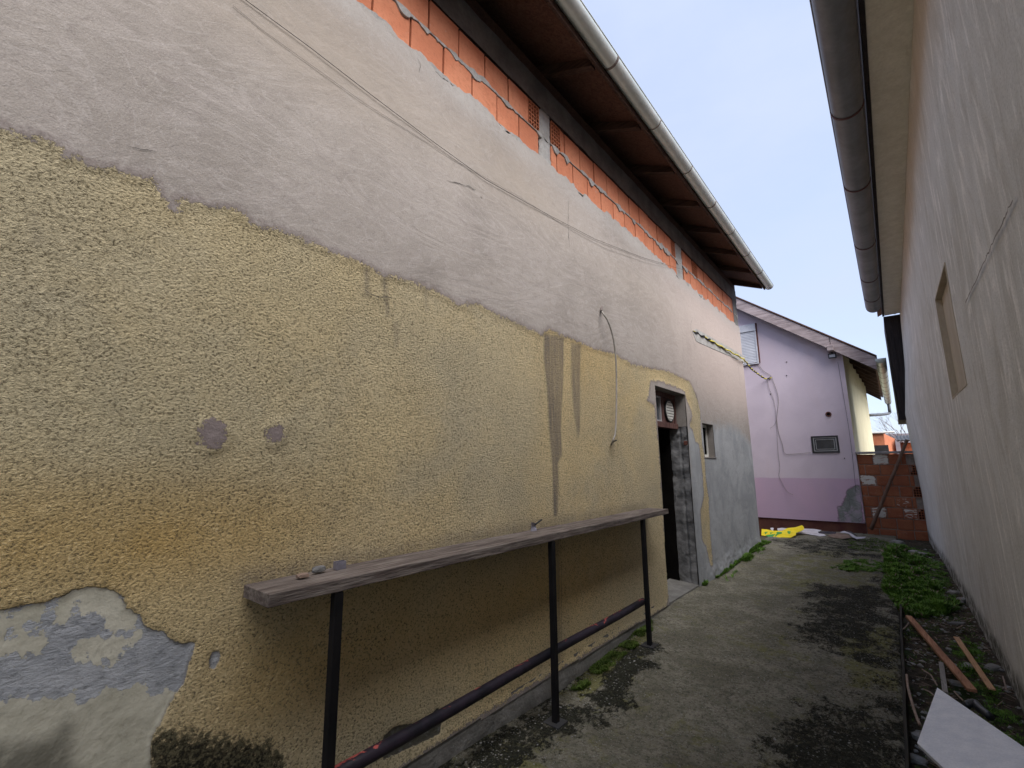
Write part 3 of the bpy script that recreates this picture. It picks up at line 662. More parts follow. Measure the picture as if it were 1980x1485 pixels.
grid_mesh('ring_beam', np.arange(-3.2, YE+.02, .04), np.linspace(4.602, 4.86, 10), lambda A, B: (AX-.004+.014*(vnoise(A, B, 6, 81)-.5), A, B), {}, M['beam'], LH)
MB().box((T, -3.2, 4.603), (AX-.02, YE-.305, 4.862)).box((AX-.11, -3.1, 4.863), (AX-.01, YE-.01, 4.98)).build('wall_plate', M['rafter'], LH)
# eaves: strand-board soffit, rafter tails, fascia
EX, EZ = -1.56, 4.865; sl_ = math.tan(math.radians(27)); YV = YE+.10
def ez(x): return EZ+(EX-x)*sl_
mb = MB(); 
e = -3.3; k_ = 0
while e < YV-.01:
    e2 = min(e+1.18, YV); mb.hexa([(EX, e+.004, ez(EX)), (-2.6, e+.004, ez(-2.6)), (-2.6, e2, ez(-2.6)), (EX, e2, ez(EX))], [(EX, e+.004, ez(EX)+.022), (-2.6, e+.004, ez(-2.6)+.022), (-2.6, e2, ez(-2.6)+.022), (EX, e2, ez(EX)+.022)]); e = e2
mb.build('soffit', M['soffit'], LH)
mb = MB(); raf = [.25+.935*i for i in range(-3, 11)]
for y in raf:
    mb2 = MB(); x0, x1 = EX-.02, -2.55
    mb2.hexa([(x0, y-.035, ez(x0)-.07), (x1, y-.035, ez(x1)-.16), (x1, y+.035, ez(x1)-.16), (x0, y+.035, ez(x0)-.07)], [(x0, y-.035, ez(x0)-.002), (x1, y-.035, ez(x1)-.002), (x1, y+.035, ez(x1)-.002), (x0, y+.035, ez(x0)-.002)])
    mb2.build('rafter', M['rafter'], LH, bevel=.004)
MB().box((EX+.002, -3.3, EZ-.075), (EX+.024, YV, EZ+.045)).build('fascia', M['rafter'], LH)
RF = lambda x: ez(x)+.024
MB().hexa([(EX+.05, -3.35, RF(EX+.05)), (-5.4, -3.35, RF(-5.4)), (-5.4, YV+.05, RF(-5.4)), (EX+.05, YV+.05, RF(EX+.05))],
          [(EX+.05, -3.35, RF(EX+.05)+.07), (-5.4, -3.35, RF(-5.4)+.07), (-5.4, YV+.05, RF(-5.4)+.07), (EX+.05, YV+.05, RF(EX+.05)+.07)]).hexa(
          [(-9.2, -3.35, RF(-1.6)), (-5.41, -3.35, RF(-5.4)), (-5.41, YV+.05, RF(-5.4)), (-9.2, YV+.05, RF(-1.6))],
          [(-9.2, -3.35, RF(-1.6)+.07), (-5.41, -3.35, RF(-5.4)+.07), (-5.41, YV+.05, RF(-5.4)+.07), (-9.2, YV+.05, RF(-1.6)+.07)]).build('roof', M['tile'], LH)
# gable infill at both ends
for y0, y1 in ((YE-.3, YE), (-3.2, -2.9)):
    MB().prism([(AX-.05, 4.862), (-8.5, 4.862), (-5.4, RF(-5.4)-.03)], lambda a, b, d: (a, d, b), y0, y1).build('gable', M['plinth'], LH)
def half_gutter(mb, p, q, r, t=.004, n=14, droop=0):
    p = Vector(p); q = Vector(q); d = (q-p).normalized(); sx = Vector((0, 0, 1)).cross(d).normalized(); vs_ = []; S_ = 24
    for i in range(S_+1):
        c = p.lerp(q, i/S_)
        for k in range(n+1): th = math.pi+math.pi*k/n; vs_.append(c+sx*math.cos(th)*r+Vector((0, 0, 1))*math.sin(th)*r)
        for k in range(n+1): th = 2*math.pi-math.pi*k/n; vs_.append(c+sx*math.cos(th)*(r-t)+Vector((0, 0, 1))*math.sin(th)*(r-t))
    m_ = 2*n+2; fs = [(i*m_+k, i*m_+(k+1) % m_, (i+1)*m_+(k+1) % m_, (i+1)*m_+k) for i in range(S_) for k in range(m_)]
    mb.add(vs_, fs)
    for sgn in (-1, 1):      # rolled bead on both lips
        mb.tube([p+sx*sgn*r+Vector((0, 0, .002)), q+sx*sgn*r+Vector((0, 0, .002))], .008 if sgn > 0 else .006, 8)
def cap_disc(mb, c, r, d, th=.006, sx=None):
    d = Vector(d).normalized(); sx = Vector((0, 0, 1)).cross(d).normalized(); c = Vector(c)
    pts = [(math.cos(math.pi+math.pi*k/16)*r, math.sin(math.pi+math.pi*k/16)*r) for k in range(17)]+[(r, .018), (-r, .018)]
    mb.prism(pts, lambda a, b, e_: c+sx*a+Vector((0, 0, b))+d*e_, 0, th)
def band(mb, c, r, d, w=.012, ext=.0035, full=False):
    d = Vector(d).normalized(); sx = Vector((0, 0, 1)).cross(d).normalized(); c = Vector(c); path = []
    pts = [(math.pi*1.0+math.pi*k/16) for k in range(17)]; vs_ = []
    for th in pts:
        for rr in (r, r+ext):
            for s_ in (-w/2, w/2): vs_.append(c+sx*math.cos(th)*rr+Vector((0, 0, 1))*math.sin(th)*rr+d*s_)
    fs = [(0, 1, 3, 2)]
    for i in range(16):
        a = 4*i; fs += [(a, a+4, a+5, a+1), (a+2, a+3, a+7, a+6), (a, a+2, a+6, a+4), (a+1, a+5, a+7, a+3)]
    fs.append((64, 66, 67, 65)); mb.add(vs_, fs)
GX, GZ_, GR = -1.478, 4.885, .073
g = MB(); half_gutter(g, (GX, -3.3, GZ_+.05), (GX, YV+.06, GZ_-.012), GR); cap_disc(g, (GX, YV+.06, GZ_-.012), GR+.004, (0, 1, 0))
gut = g.build('gutter', M['gutter'], LH, smooth=False)
for p_ in gut.data.polygons: p_.use_smooth = True
for i, y in enumerate(raf):
    y = y+.12; zc = GZ_+.05+(-.062)*(y+3.3)/(YV+3.36)
    b_ = MB(); band(b_, (GX, y, zc), GR+.0005, (0, 1, 0), .022 if i % 3 == 0 else .012, .004); b_.bar((GX-GR, y, zc+.01), (GX+GR, y, zc+.012), .015, .004)
    b_.build('bracket', M['seam'], gut)
# door opening
DR = thing  # alias unused
x_in = -2.17
mb = MB(); mb.box((x_in-.06, 6.102, 1.965), (AX-.004, 6.128, 2.384)); mb.box((x_in-.06, 5.088, 2.386), (AX-.004, 6.128, 2.396)); mb.box((x_in-.06, 5.08, 1.94), (AX-.012, 5.099, 2.384))
dl = mb.build('door_reveal', M['reveal'], LH)
# broken raw concrete jamb
def jamb_face(y0, y1, z0, z1, x0, x1, sgn, seed, amp=.028):
    a = np.linspace(x0, x1, 22); b = np.linspace(z0, z1, 110)
    def f(A, B):
        grv = .020*np.exp(-((A-(x0+(x1-x0)*.62))/.010)**2)*(vnoise(B, A*0, 5, seed+9) > .3)
        d = amp*(vnoise(A, B, 7, seed, 5)-.5)+.05*np.maximum(0, vnoise(A, B, 6, seed+5, 4)-.66)*4*-1
        taper = sstep(B, z0, z0+.3)
        return A+.05*(vnoise(B, A*0, 6, seed+2)-.5)*(A < x0+.04)-.012*(vnoise(B, A*0, 11, seed+4)-.3)*(A > x1-.02), y0+sgn*(d-grv)*-1+0*A, B
    return f, a, b
f, a, b = jamb_face(6.105, 0, -.05, 1.962, -2.29, AX-.006, 1, 91, .055)
grid_mesh('broken_jamb', a, b, lambda A, B: (f(A, B)[0], f(A, B)[1], B), {}, M['jamb'], LH)
f2, a2, b2 = jamb_face(5.085, 0, -.05, 1.935, -2.42, AX-.006, -1, 97)
grid_mesh('broken_jamb', a2, b2, lambda A, B: (f2(A, B)[0], f2(A, B)[1], B), {}, M['jamb'], LH)
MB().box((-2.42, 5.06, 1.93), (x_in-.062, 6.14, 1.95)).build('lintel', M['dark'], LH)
mb = MB()
 
mb.hexa([(-2.40, 5.10, -.1), (AX+.005, 5.10, -.1), (AX+.005, 6.13, -.1), (-2.40, 6.13, -.1)], [(-2.40, 5.10, .03), (AX+.0, 5.12, .01), (AX+.0, 6.12, .0), (-2.40, 6.13, .03)])
mb.build('threshold', M['plinth'], LH)
MB().box((-2.42, 6.09, -.05), (-2.275, 6.128, 1.93)).box((-2.46, 5.0, -.05), (-2.425, 6.2, 1.95)).build('doorway_dark', M['dark'], LH)  # black sheets standing in for the unlit inside of the open doorway
# bits of exposed brick and rubble in the jamb
mb = MB(); mb.box((-2.10, 6.095, 1.72), (-2.052, 6.12, 1.775)); mb.build('exposed_brick', M['plinth_red'], LH, bevel=.006)
# transom with small casement and round vent grille
TR = MB(); fx0, fx1 = x_in-.05, x_in
TR.box((fx0, 5.10, 2.32), (fx1, 6.10, 2.384)); TR.box((fx0-.01, 5.10, 1.93), (fx1+.018, 6.10, 2.00)); TR.box((fx0, 5.10, 2.001), (fx1, 5.16, 2.319)); TR.box((fx0, 6.045, 2.001), (fx1, 6.10, 2.319)); TR.box((fx0, 5.60, 2.001), (fx1, 5.68, 2.319))
tr = TR.build('transom', M['brownframe'], LH, bevel=.004)
s_ = MB(); s_.box((fx0+.01, 5.68, 2.001), (fx1-.015, 6.045, 2.319)); s_.build('panel', M['brownframe'], tr)
s_ = MB(); s_.box((fx0+.012, 5.16, 2.02), (fx1-.02, 5.19, 2.30)).box((fx0+.012, 5.57, 2.02), (fx1-.005, 5.60, 2.30)).box((fx0+.012, 5.16, 2.001), (fx1-.004, 5.60, 2.02)).box((fx0+.012, 5.16, 2.30), (fx1-.004, 5.60, 2.319)); s_.build('casement_frame', M['greyframe'], tr)
MB().box((fx0+.015, 5.19, 2.02), (fx0+.022, 5.57, 2.30)).build('pane', M['glass'], tr)
vc = Vector((fx1-.012, 5.86, 2.158)); mbv = MB(); mbv.tube([vc, vc+Vector((.022, 0, 0))], [.132, .128], 32)
vent = mbv.build('vent_grille', M['white_plastic'], tr)
sb_ = MB()
for k in range(-3, 4):
    zz_ = vc.z+k*.036; hw = math.sqrt(max(.128**2-(zz_-vc.z)**2, .0001))-.006; sb_.box((vc.x+.020, vc.y-hw, zz_-.004), (vc.x+.0235, vc.y+hw, zz_+.004))
sb_.build('slot', M['cable_black'], vent)
rg = MB(); ang = [2*math.pi*k/32 for k in range(33)]
rg.tube([(vc.x+.012, vc.y+.141*math.cos(t), vc.z+.141*math.sin(t)) for t in ang], .011, 8, cap=False); rg.build('rim', M['lintel_steel'], vent)
# small window beyond the door
mb = MB(); wx = AX-.12
mb.box((wx-.02, 6.722, 1.557), (AX-.004, 6.734, 2.061)).box((wx-.02, 7.246, 1.557), (AX-.004, 7.258, 2.061)).box((wx-.02, 6.722, 2.051), (AX-.004, 7.258, 2.063)).box((wx-.02, 6.722, 1.556), (AX+.014, 7.27, 1.569))
wnd = mb.build('window', M['reveal'], LH)
MB().box((wx, 6.735, 1.57), (wx+.03, 6.77, 2.05)).box((wx, 7.21, 1.57), (wx+.03, 7.245, 2.05)).box((wx, 6.77, 1.57), (wx+.03, 7.21, 1.61)).box((wx, 6.77, 2.01), (wx+.03, 7.21, 2.05)).build('frame', M['white_plastic'], wnd)
MB().box((wx+.008, 6.77, 1.61), (wx+.014, 7.21, 2.01)).build('pane', M['dark'], wnd)
# slot in the wall with the cable, pale mortar scraped round it
mb = MB(); mb.prism(wp([(1337,640),(1345,636),(1370,650),(1410,672),(1440,690),(1440,702),(1418,692),(1390,680),(1362,668),(1345,660)]), lambda a, b, d: (d, a, b), AX+.001, AX+.011)
mb.build('mortar_smear', M['mortar'], LH)

# ------------------------------------------------------------------ things on the left wall
wA = [hx(u, v, AX+.016) for u, v in ((440,-28),(475,0),(600,92),(720,185),(835,272),(940,348),(1060,415),(1150,462),(1240,497),(1335,526))]
wB = [hx(u, v, AX+.012) for u, v in ((450,10),(510,60),(700,196),(880,310),(1000,378),(1110,448),(1170,480),(1240,505),(1335,528))]
tag(MB().tube(wA, .0017, 6).build('wire', M['wire'], smooth=True), 'thin dark wire slanting across the grey render, the straighter upper of the two', 'wire', 'wires slanting across the upper render')
tag(MB().tube(wB, .0010, 6).build('wire', M['wire_grey'], smooth=True), 'thin grey wire slanting across the grey render just below the dark wire', 'wire', 'wires slanting across the upper render')
def smoothpath(P, k=6):
    P = [Vector(p) for p in P]; out = []
    for i in range(len(P)-1):
        p0, p1, p2, p3 = P[max(i-1, 0)], P[i], P[i+1], P[min(i+2, len(P)-1)]
        for j in range(k):
            t = j/k; out.append(.5*((2*p1)+(p2-p0)*t+(2*p0-5*p1+4*p2-p3)*t*t+(3*p1-p0-3*p2+p3)*t**3))
    out.append(P[-1]); return out
hc = thing('hanging_cable', 'loose grey cable hanging in a curve from the render down over the yellow roughcast', 'cable', tuple(hx(1163, 600, AX)))
cp = [hx(u, v, AX+o_) for u, v, o_ in ((1163,599,.0),(1166,606,.05),(1176,622,.08),(1186,655,.08),(1191,700,.07),(1192,760,.06),(1191,815,.06),(1189,840,.06),(1185,852,.05),(1182,860,.005))]
MB().tube(smoothpath(cp), .0085, 8).build('sheath', M['cable'], hc, smooth=True)
MB().tube(smoothpath([hx(1183,857,AX+.01), hx(1188,853,AX+.05), hx(1193,851,AX+.07)]), [.006]*13, 6).build('clip', M['cable_black'], hc)
MB().tube([hx(1163,594,AX-.002), hx(1163,601,AX+.03)], [.016, .009], 8).build('socket', M['seam'], hc)

yc = thing('striped_cable', 'twisted yellow and black cable leaving the wall slot and crossing to the lilac house', 'cable', tuple(hx(1338, 636, AX)))
P = smoothpath([Vector(hx(1340,640,AX+.012)), Vector(hx(1370,656,AX+.02)), Vector(hx(1405,676,AX+.03)), Vector(hx(1438,695,AX+.06)), Vector(hy(1452,712,10.6)), Vector(hy(1466,723,11.6)), Vector(hy(1480,732,12.40)), Vector(hy(1492,731,12.47))], 26)
def helix(P, R, ph, turns):
    L_ = [0]
    for a, b in zip(P[:-1], P[1:]): L_.append(L_[-1]+(b-a).length)
    out = []
    for i, p in enumerate(P):
        t = (P[min(i+1, len(P)-1)]-P[max(i-1, 0)]).normalized(); a = t.cross(Vector((0, 0, 1))).normalized(); b = a.cross(t)
        th = ph+L_[i]*turns; out.append(p+(a*math.cos(th)+b*math.sin(th))*R)
    return out
n1 = int(len(P)*.58)
MB().tube(helix(P, .007, 0, 14), [.004 if i < 22 else .012 for i in range(len(P))], 7).build('yellow_strand', M['cable_yellow'], yc, smooth=True)
MB().tube(helix(P, .011, math.pi, 22), [.013 if i < 34 else (.004 if i < n1-8 else .013) for i in range(len(P))], 7).build('black_strand', M['cable_black'], yc, smooth=True)

# shelf on posts
SH = thing('wall_shelf', 'long weathered grey plank shelf on three black posts along the yellow wall', 'shelf', (-1.85, 2.6, -.1))
def plank(name, x0, x1, y0, y1, z0, z1, mat, parent, seg=40, amp=.003, seed=5):
    mb = MB(); vs_ = []
    for i in range(seg+1):
        y = y0+(y1-y0)*i/seg; d = [amp*mnoise.noise((seed, y*6, k*3)) for k in range(4)]; zz0 = .004*mnoise.noise((seed, y*1.2, 5))
        vs_ += [(x0, y, z0+zz0), (x1+d[0], y, z0+d[1]+zz0), (x1+d[0], y, z1+d[2]+zz0), (x0, y, z1+d[3]+zz0)]
    fs = [(3, 2, 1, 0)]+[(4*i+k, 4*i+(k+1) % 4, 4*i+4+(k+1) % 4, 4*i+4+k) for i in range(seg) for k in range(4)]+[tuple(4*seg+k for k in range(4))]
    return mb.add(vs_, fs).build(name, mat, parent, bevel=.003)
plank('plank', -2.028, -1.80, .80, 3.02, .995, 1.042, M['shelfwood'], SH)
plank('plank', -2.022, -1.803, 3.022, 4.66, .994, 1.040, M['shelfwood'], SH, seed=9)
for y in (1.08, 2.62, 4.07):
    leg = MB().box((-1.838, y-.019, pathz(-1.82, y)-.03), (-1.80-.002, y+.019, .992)).build('leg', M['black_steel'], SH, bevel=.003)
    MB().box((-1.88, y-.055, pathz(-1.82, y)-.004), (-1.765, y+.055, pathz(-1.82, y)+.006)).build('foot_plate', M['lintel_steel'], leg)
MB().tube([(-1.868, y, .285+.004*math.sin(y*3)) for y in np.linspace(1.06, 4.09, 14)], .029, 14).build('foot_rail', M['pipe'], SH, smooth=True)
tag(MB().box((-1.985, 1.15, 1.044), (-1.955, 1.195, 1.047)).box((-1.955, 1.15, 1.044), (-1.953, 1.195, 1.078)).box((-1.985, 1.15, 1.047), (-1.983, 1.195, 1.078)).box((-1.983, 1.193, 1.047), (-1.955, 1.195, 1.078)).box((-1.983, 1.15, 1.047), (-1.955, 1.152, 1.078)).build('metal_tin', M['metal'], bevel=.001),
    'small square silvery tin standing on the near end of the shelf', 'tin')
def lump(name, mat, c, r, label, cat, flat=.6, seed=1, group=None, sub=2, jag=.35, rot=0):
    import bmesh
    bm = bmesh.new(); bmesh.ops.create_icosphere(bm, subdivisions=sub, radius=1)
    for v in bm.verts:
        k = 1+jag*mnoise.noise(v.co*1.3+Vector((seed*3.1, 0, 0)))+jag*.4*mnoise.noise(v.co*3.7+Vector((seed, 5, 0)))
        # chiselled facets
        q = v.co*k; q = Vector((max(-.78, min(.78, q.x)), max(-.8, min(.8, q.y)), max(-.7, min(.75, q.z)))); v.co = Vector((q.x*r[0], q.y*r[1], q.z*r[2]))
    bmesh.ops.rotate(bm, verts=bm.verts, matrix=Matrix.Rotation(rot, 3, 'Z')); me = bpy.data.meshes.new(name); bm.to_mesh(me); bm.free(); me.materials.append(mat)
    o = bpy.data.objects.new(name, me); C.objects.link(o); o.location = c
    if label: tag(o, label, cat, group)
    return o
lump('dry_leaf', M['printed_brown'], (-1.93, .985, 1.056), (.020, .03, .012), 'curled brown dry leaf near the left end of the shelf', 'leaf', seed=3)
lump('dark_clod', M['beam'], (-1.97, 1.075, 1.060), (.016, .036, .018), 'dark grey clod lying beside the small tin on the shelf', 'clod', seed=4)
ft = thing('crumpled_foil', 'scrap of crumpled silver foil with a black tip on the middle of the shelf', 'foil', tuple(hx(1033, 1022, -1.98)))
fp = Vector(hx(1031, 1023, -1.97)); fp.z = 1.044
fo = MB(); fo.add([fp+Vector(v) for v in ((0,-.03,0),(.01,.03,0),(-.01,.0,.03),(.0,-.02,.06),(.012,.02,.05),(-.012,.045,.03))], [(0,1,2),(0,2,3),(2,4,3),(1,5,2),(2,5,4)]).build('foil', M['metal'], ft)
MB().tube([fp+Vector((0,.02,.04)), fp+Vector((0,.10,.065))], .007, 6).build('tip', M['cable_black'], ft)

# ------------------------------------------------------------------ RIGHT HOUSE
RH = thing('plastered_house', 'house with a tall streaky grey-beige plaster wall along the right side of the passage', 'house', (.45, 4, -.1))
def rx(y, z):
    bend = sstep(np.asarray(y, float), 6.5, 12.3)
    prof = np.interp(z, [-.3, 0, .8, 1.7, 2.4, 3.3, 4.4], [.095, .095, .09, .125, .165, .06, .0])
    return .452 - bend*prof
RYE = 12.62
yr = np.unique(np.concatenate([np.arange(-3, 4.38, .03), [4.38, 5.34], np.arange(4.41, 5.33, .03), np.arange(5.37, RYE, .05), [RYE]]))
zr = np.unique(np.concatenate([np.linspace(-.3, 2.02, 90), np.linspace(2.02, 2.885, 34), np.linspace(2.885, 4.47, 60)]))
YR, ZR = np.meshgrid(yr, zr, indexing='ij')
hr = lambda pts: [tuple(hx(u, v, .45)[1:]) for u, v in pts]
ck = np.zeros(YR.shape)
for pts, w in (([(1963,385),(1935,445),(1905,510),(1870,585)], .012), ([(1822,536),(1830,520)], .01), ([(1975,1030),(1960,1010),(1900,980)], .012)):
    ck = np.maximum(ck, 1-sstep(pdist(hr(pts), YR, ZR), w*.4, w*1.6))
def crack_r(pts, w=.005):
    mbc = MB(); P = hr(pts); Q = []
    for (a, b), (c, d) in zip(P[:-1], P[1:]):
        for i in range(12): t = i/12; Q.append((a+(c-a)*t+rnd.uniform(-.006, .006), b+(d-b)*t+rnd.uniform(-.006, .006)))
    Q.append(P[-1]); vs_ = []
    for i, q in enumerate(Q):
        p0, p1 = Q[max(i-1, 0)], Q[min(i+1, len(Q)-1)]; dx, dy = p1[0]-p0[0], p1[1]-p0[1]; l = math.hypot(dx, dy) or 1; ww = w*rnd.uniform(.4, 1)
        xx = float(rx(q[0], q[1]))-.009
        vs_ += [(xx, q[0]-dy/l*ww/2, q[1]+dx/l*ww/2), (xx, q[0]+dy/l*ww/2, q[1]-dx/l*ww/2)]
    mbc.add(vs_, [(2*i, 2*i+1, 2*i+3, 2*i+2) for i in range(len(Q)-1)]); mbc.build('crack', M['reveal'], RH, recalc=False)
crack_r([(1963,385),(1935,445),(1905,510),(1870,585)], .012)
for pts in ([(1845,420),(1842,480)], [(1815,700),(1822,780)], [(1896,925),(1906,975)], [(1865,650),(1880,720),(1884,760)], [(1880,880),(1884,905)]): crack_r(pts, .006)
rhole = lambda a, b: (a > 4.38) & (a < 5.34) & (b > 2.02) & (b < 2.885)
grid_mesh('wall', yr, zr, lambda A, B: (rx(A, B)+.012*(vnoise(A, B, 1.2, 101, 4)-.5)+.004*(vnoise(A, B, 9, 103, 3)-.5), A, B),
          {'crack': ck, 'topbrown': np.clip(sstep(ZR, 3.5, 4.45)*(.4+vnoise(YR, ZR, 2, 7)), 0, 1), 'low': sstep(YR, 5, 11)*sstep(2.8-ZR, 0, 1.5), 'foot': sstep(.14-ZR+.12*vnoise(YR, ZR, 3, 8), 0, .15)}, M['rwall'], RH, rhole, flip=True)
mb = MB(); mb.box((.490, 4.37, 2.01), (.505, 5.35, 2.895)); mb.box((.447, 4.366, 2.006), (.53, 4.379, 2.899)); mb.box((.447, 5.341, 2.006), (.53, 5.354, 2.899)); mb.box((.447, 4.379, 2.886), (.53, 5.341, 2.899)); mb.box((.447, 4.379, 2.006), (.53, 5.341, 2.019))
mb.build('niche', M['niche'], RH)
mb = MB(); mb.box((.62, RYE-.25, -.3), (8, RYE-.01, 4.5)); mb.box((.62, -3, -.3), (8, -2.75, 4.5)); mb.box((7.75, -2.75, -.3), (8, RYE-.25, 4.5)); mb.box((.54, -2.98, -.3), (.62, RYE-.01, 4.5))
mb.build('masonry', M['reveal'], RH)
MB().hexa([(.30, RYE-.02, -.3), (.6, RYE-.02, -.3), (.6, RYE, -.3), (.30, RYE, -.3)], [(.43, RYE-.02, 4.45), (.6, RYE-.02, 4.45), (.6, RYE, 4.45), (.43, RYE, 4.45)]).build('end_render', M['reveal'], RH)
SY = 12.03
grid_mesh('soffit', np.arange(-3, SY, .05), np.linspace(.205, .47, 12), lambda A, B: (B, A, 4.47+.010*(vnoise(A, B, 5, 111, 4)-.5)-.012*(vnoise(A, B, 20, 5, 2) > .78)), {}, M['soffit_slab'], RH)
MB().box((.207, -3, 4.48), (.6, SY-.01, 4.62)).build('eaves_slab', M['soffit_slab'], RH)
MB().box((.17, -3, 4.46), (.203, SY, 4.66)).build('fascia', M['dark_timber'], RH)
RZ = lambda x: 4.665+(x-.1)*.5
MB().hexa([(.10, -3.1, RZ(.1)), (4.2, -3.1, RZ(4.2)), (4.2, RYE+.2, RZ(4.2)), (.10, RYE+.2, RZ(.1))], [(.10, -3.1, RZ(.1)+.06), (4.2, -3.1, RZ(4.2)+.06), (4.2, RYE+.2, RZ(4.2)+.06), (.10, RYE+.2, RZ(.1)+.06)]).hexa(
    [(4.21, -3.1, RZ(4.2)), (8.4, -3.1, RZ(.1)), (8.4, RYE+.2, RZ(.1)), (4.21, RYE+.2, RZ(4.2))], [(4.21, -3.1, RZ(4.2)+.06), (8.4, -3.1, RZ(.1)+.06), (8.4, RYE+.2, RZ(.1)+.06), (4.21, RYE+.2, RZ(4.2)+.06)]).build('roof', M['tile'], RH)
g = MB(); half_gutter(g, (.045, -3, 4.50), (.045, 10.95, 4.42), .112); cap_disc(g, (.045, 10.95, 4.42), .116, (0, 1, 0))
gr_ = g.build('gutter', M['gutter_dull'], RH)
for p_ in gr_.data.polygons: p_.use_smooth = True
for (u, v) in ((1616,232),(1645,368),(1666,478),(1677,541),(1690,598)):
    y = hz(u, v, 4.37)[1]; y = min(y, 10.2); b_ = MB(); band(b_, (.045, y, 4.50-.08*(y+3)/13.45), .1125, (0, 1, 0), .022, .005); b_.build('seam', M['seam_red'], gr_)
# timber clad bay at the far end under the eaves
mb = MB(); mb.box((.185, 12.05, 2.34), (.62, 12.09, 4.46)); mb.box((.185, 12.091, 2.34), (.225, 13.6, 4.46)); mb.box((.18, 12.04, 2.30), (.62, 13.6, 2.339))
for k in range(4): mb.box((.19+k*.1, 12.04, 2.345), (.197+k*.1, 12.049, 4.45))
mb.build('timber_cladding', M['dark_timber'], RH)

# ------------------------------------------------------------------ PINK HOUSE
PH = thing('lilac_house', 'lilac gabled house with a cream side wall and weathered barge board closing the passage', 'house', (-2.6, 12.5, 0))
PY = 12.5
apex = (-6.4, 8.62); slope_t = (hy(1690, 680, PY), hy(1425, 598, PY))
def bz(x): return 3.86+(-.66-x)*.755           # underside line of the barge board on the wall
xg = np.linspace(-9.5, -.612, 180); zg = np.linspace(.19, 5.6, 130)
XP, ZP = np.meshgrid(xg, zg, indexing='ij')
bare = sdf(pp([(1638,948),(1642,945),(1662,938),(1668,1010),(1673,1012),(1622,1008),(1622,990),(1618,982),(1630,976),(1636,960)]), XP, ZP)
def pk_pos(A, B):
    # compress the top so that the sheet follows the gable slope
    top = np.minimum(bz(A)+.06, 99); top = np.where(A < -6.0, bz(-6.0)-(-6.0-A)*.755*1+.06, top)
    Z = np.where(B > 3.0, 3.0+(B-3.0)/(5.6-3.0)*(top-3.0), B)
    return A, PY+.004*(vnoise(A, B, 2, 121)-.5)-.0*A, Z
grid_mesh('wall', xg, zg, pk_pos, {'sdf_bare': bare}, M['pink'], PH)
MB().box((-.618, 12.503, .19), (-.612, 12.534, 4.0)).build('corner_edge', M['yellow'], PH)
# cream side wall, slightly splayed
MB().hexa([(-.613, 12.535, -.3), (-.415, 18.2, -.3), (-.7, 18.2, -.3), (-.9, 12.55, -.3)], [(-.613, 12.535, 4.2), (-.415, 18.2, 4.2), (-.7, 18.2, 4.2), (-.9, 12.55, 4.2)]).build('side_wall', M['yellow'], PH)
MB().box((-9.5, 12.53, -.3), (-.66, 12.56, 3.6)).box((-9.5, 12.56, -.3), (-9.3, 18, 3.6)).box((-9.3, 17.9, -.3), (-.71, 18.1, 3.9)).build('masonry', M['reveal'], PH)
MB().box((-9.5, 12.525, -.3), (-.608, 12.70, .20)).build('plinth', M['plinth_red'], PH)
# roof: barge boards, roof slab, rafters
by = 12.26
def prist(mb, pts, y0, y1): mb.prism(pts, lambda a, b, d: (a, d, b), y0, y1)
tp = lambda x: bz(x)+.36+.0
mb = MB(); xj = hy(1603, 650, by)[0]
ex_ = hy(1692, 690, by)[0]
prist(mb, [(-6.0, bz(-6.0)), (xj-.004, bz(xj)), (xj-.004, bz(xj)+.285), (-6.0, bz(-6.0)+.285)], by, by+.03)
mb.build('barge_board', M['barge'], PH, bevel=.004)
mb = MB(); prist(mb, [(xj+.004, bz(xj)), (ex_, bz(ex_)), (ex_+.01, bz(ex_)+.275), (xj+.004, bz(xj)+.285)], by, by+.03); mb.build('barge_board', M['barge'], PH, bevel=.004)
mb = MB(); prist(mb, [(-6.0, bz(-6.0)+.255), (ex_+.02, bz(ex_)+.245), (ex_+.02, bz(ex_)+.275), (-6.0, bz(-6.0)+.287)], by+.031, 20.3); 
prist(mb, [(-6.0, bz(-6.0)+.29), (ex_+.03, bz(ex_)+.28), (ex_+.03, bz(ex_)+.31), (-6.0, bz(-6.0)+.32)], by-.02, 20.4)
prist(mb, [(-6.0, bz(-6.0)+.29), (-11.5, bz(-6.0)+.29-5.5*.755), (-11.5, bz(-6.0)+.32-5.5*.755), (-6.0, bz(-6.0)+.32)], by-.02, 20.4); mb.build('roof', M['soffit'], PH)
for i, y in enumerate(np.linspace(12.45, 20.1, 11)):
    mb = MB(); prist(mb, [(-1.0, bz(-1.0)+.13), (ex_-.03, bz(ex_)+.14), (ex_-.03, bz(ex_)+.243), (-1.0, bz(-1.0)+.253)], y, y+.08); mb.build('rafter', M['rafter'] if i else M['barge'], PH)
mb = MB(); mb.box((-.86, 12.20, 3.93), (-.74, 12.52, 4.05)); mb.build('purlin_end', M['barge'], PH, bevel=.006)
gx0, gx1 = ex_+.085, ex_+.14; gzz = bz(ex_)+.20
g = MB(); half_gutter(g, (gx0, 12.16, gzz), (gx1, 20.4, gzz-.12), .085); cap_disc(g, (gx0, 12.165, gzz), .089, (0, -1, 0))
gp = g.build('gutter', M['gutter'], PH)
for p_ in gp.data.polygons: p_.use_smooth = True
for i in range(10):
    t = (i+.6)/10; b_ = MB(); c_ = Vector((gx0, 12.16, gzz)).lerp(Vector((gx1, 20.4, gzz-.12)), t); band(b_, c_, .0855, (0, 1, 0), .016, .005); b_.build('bracket', M['seam'], gp)
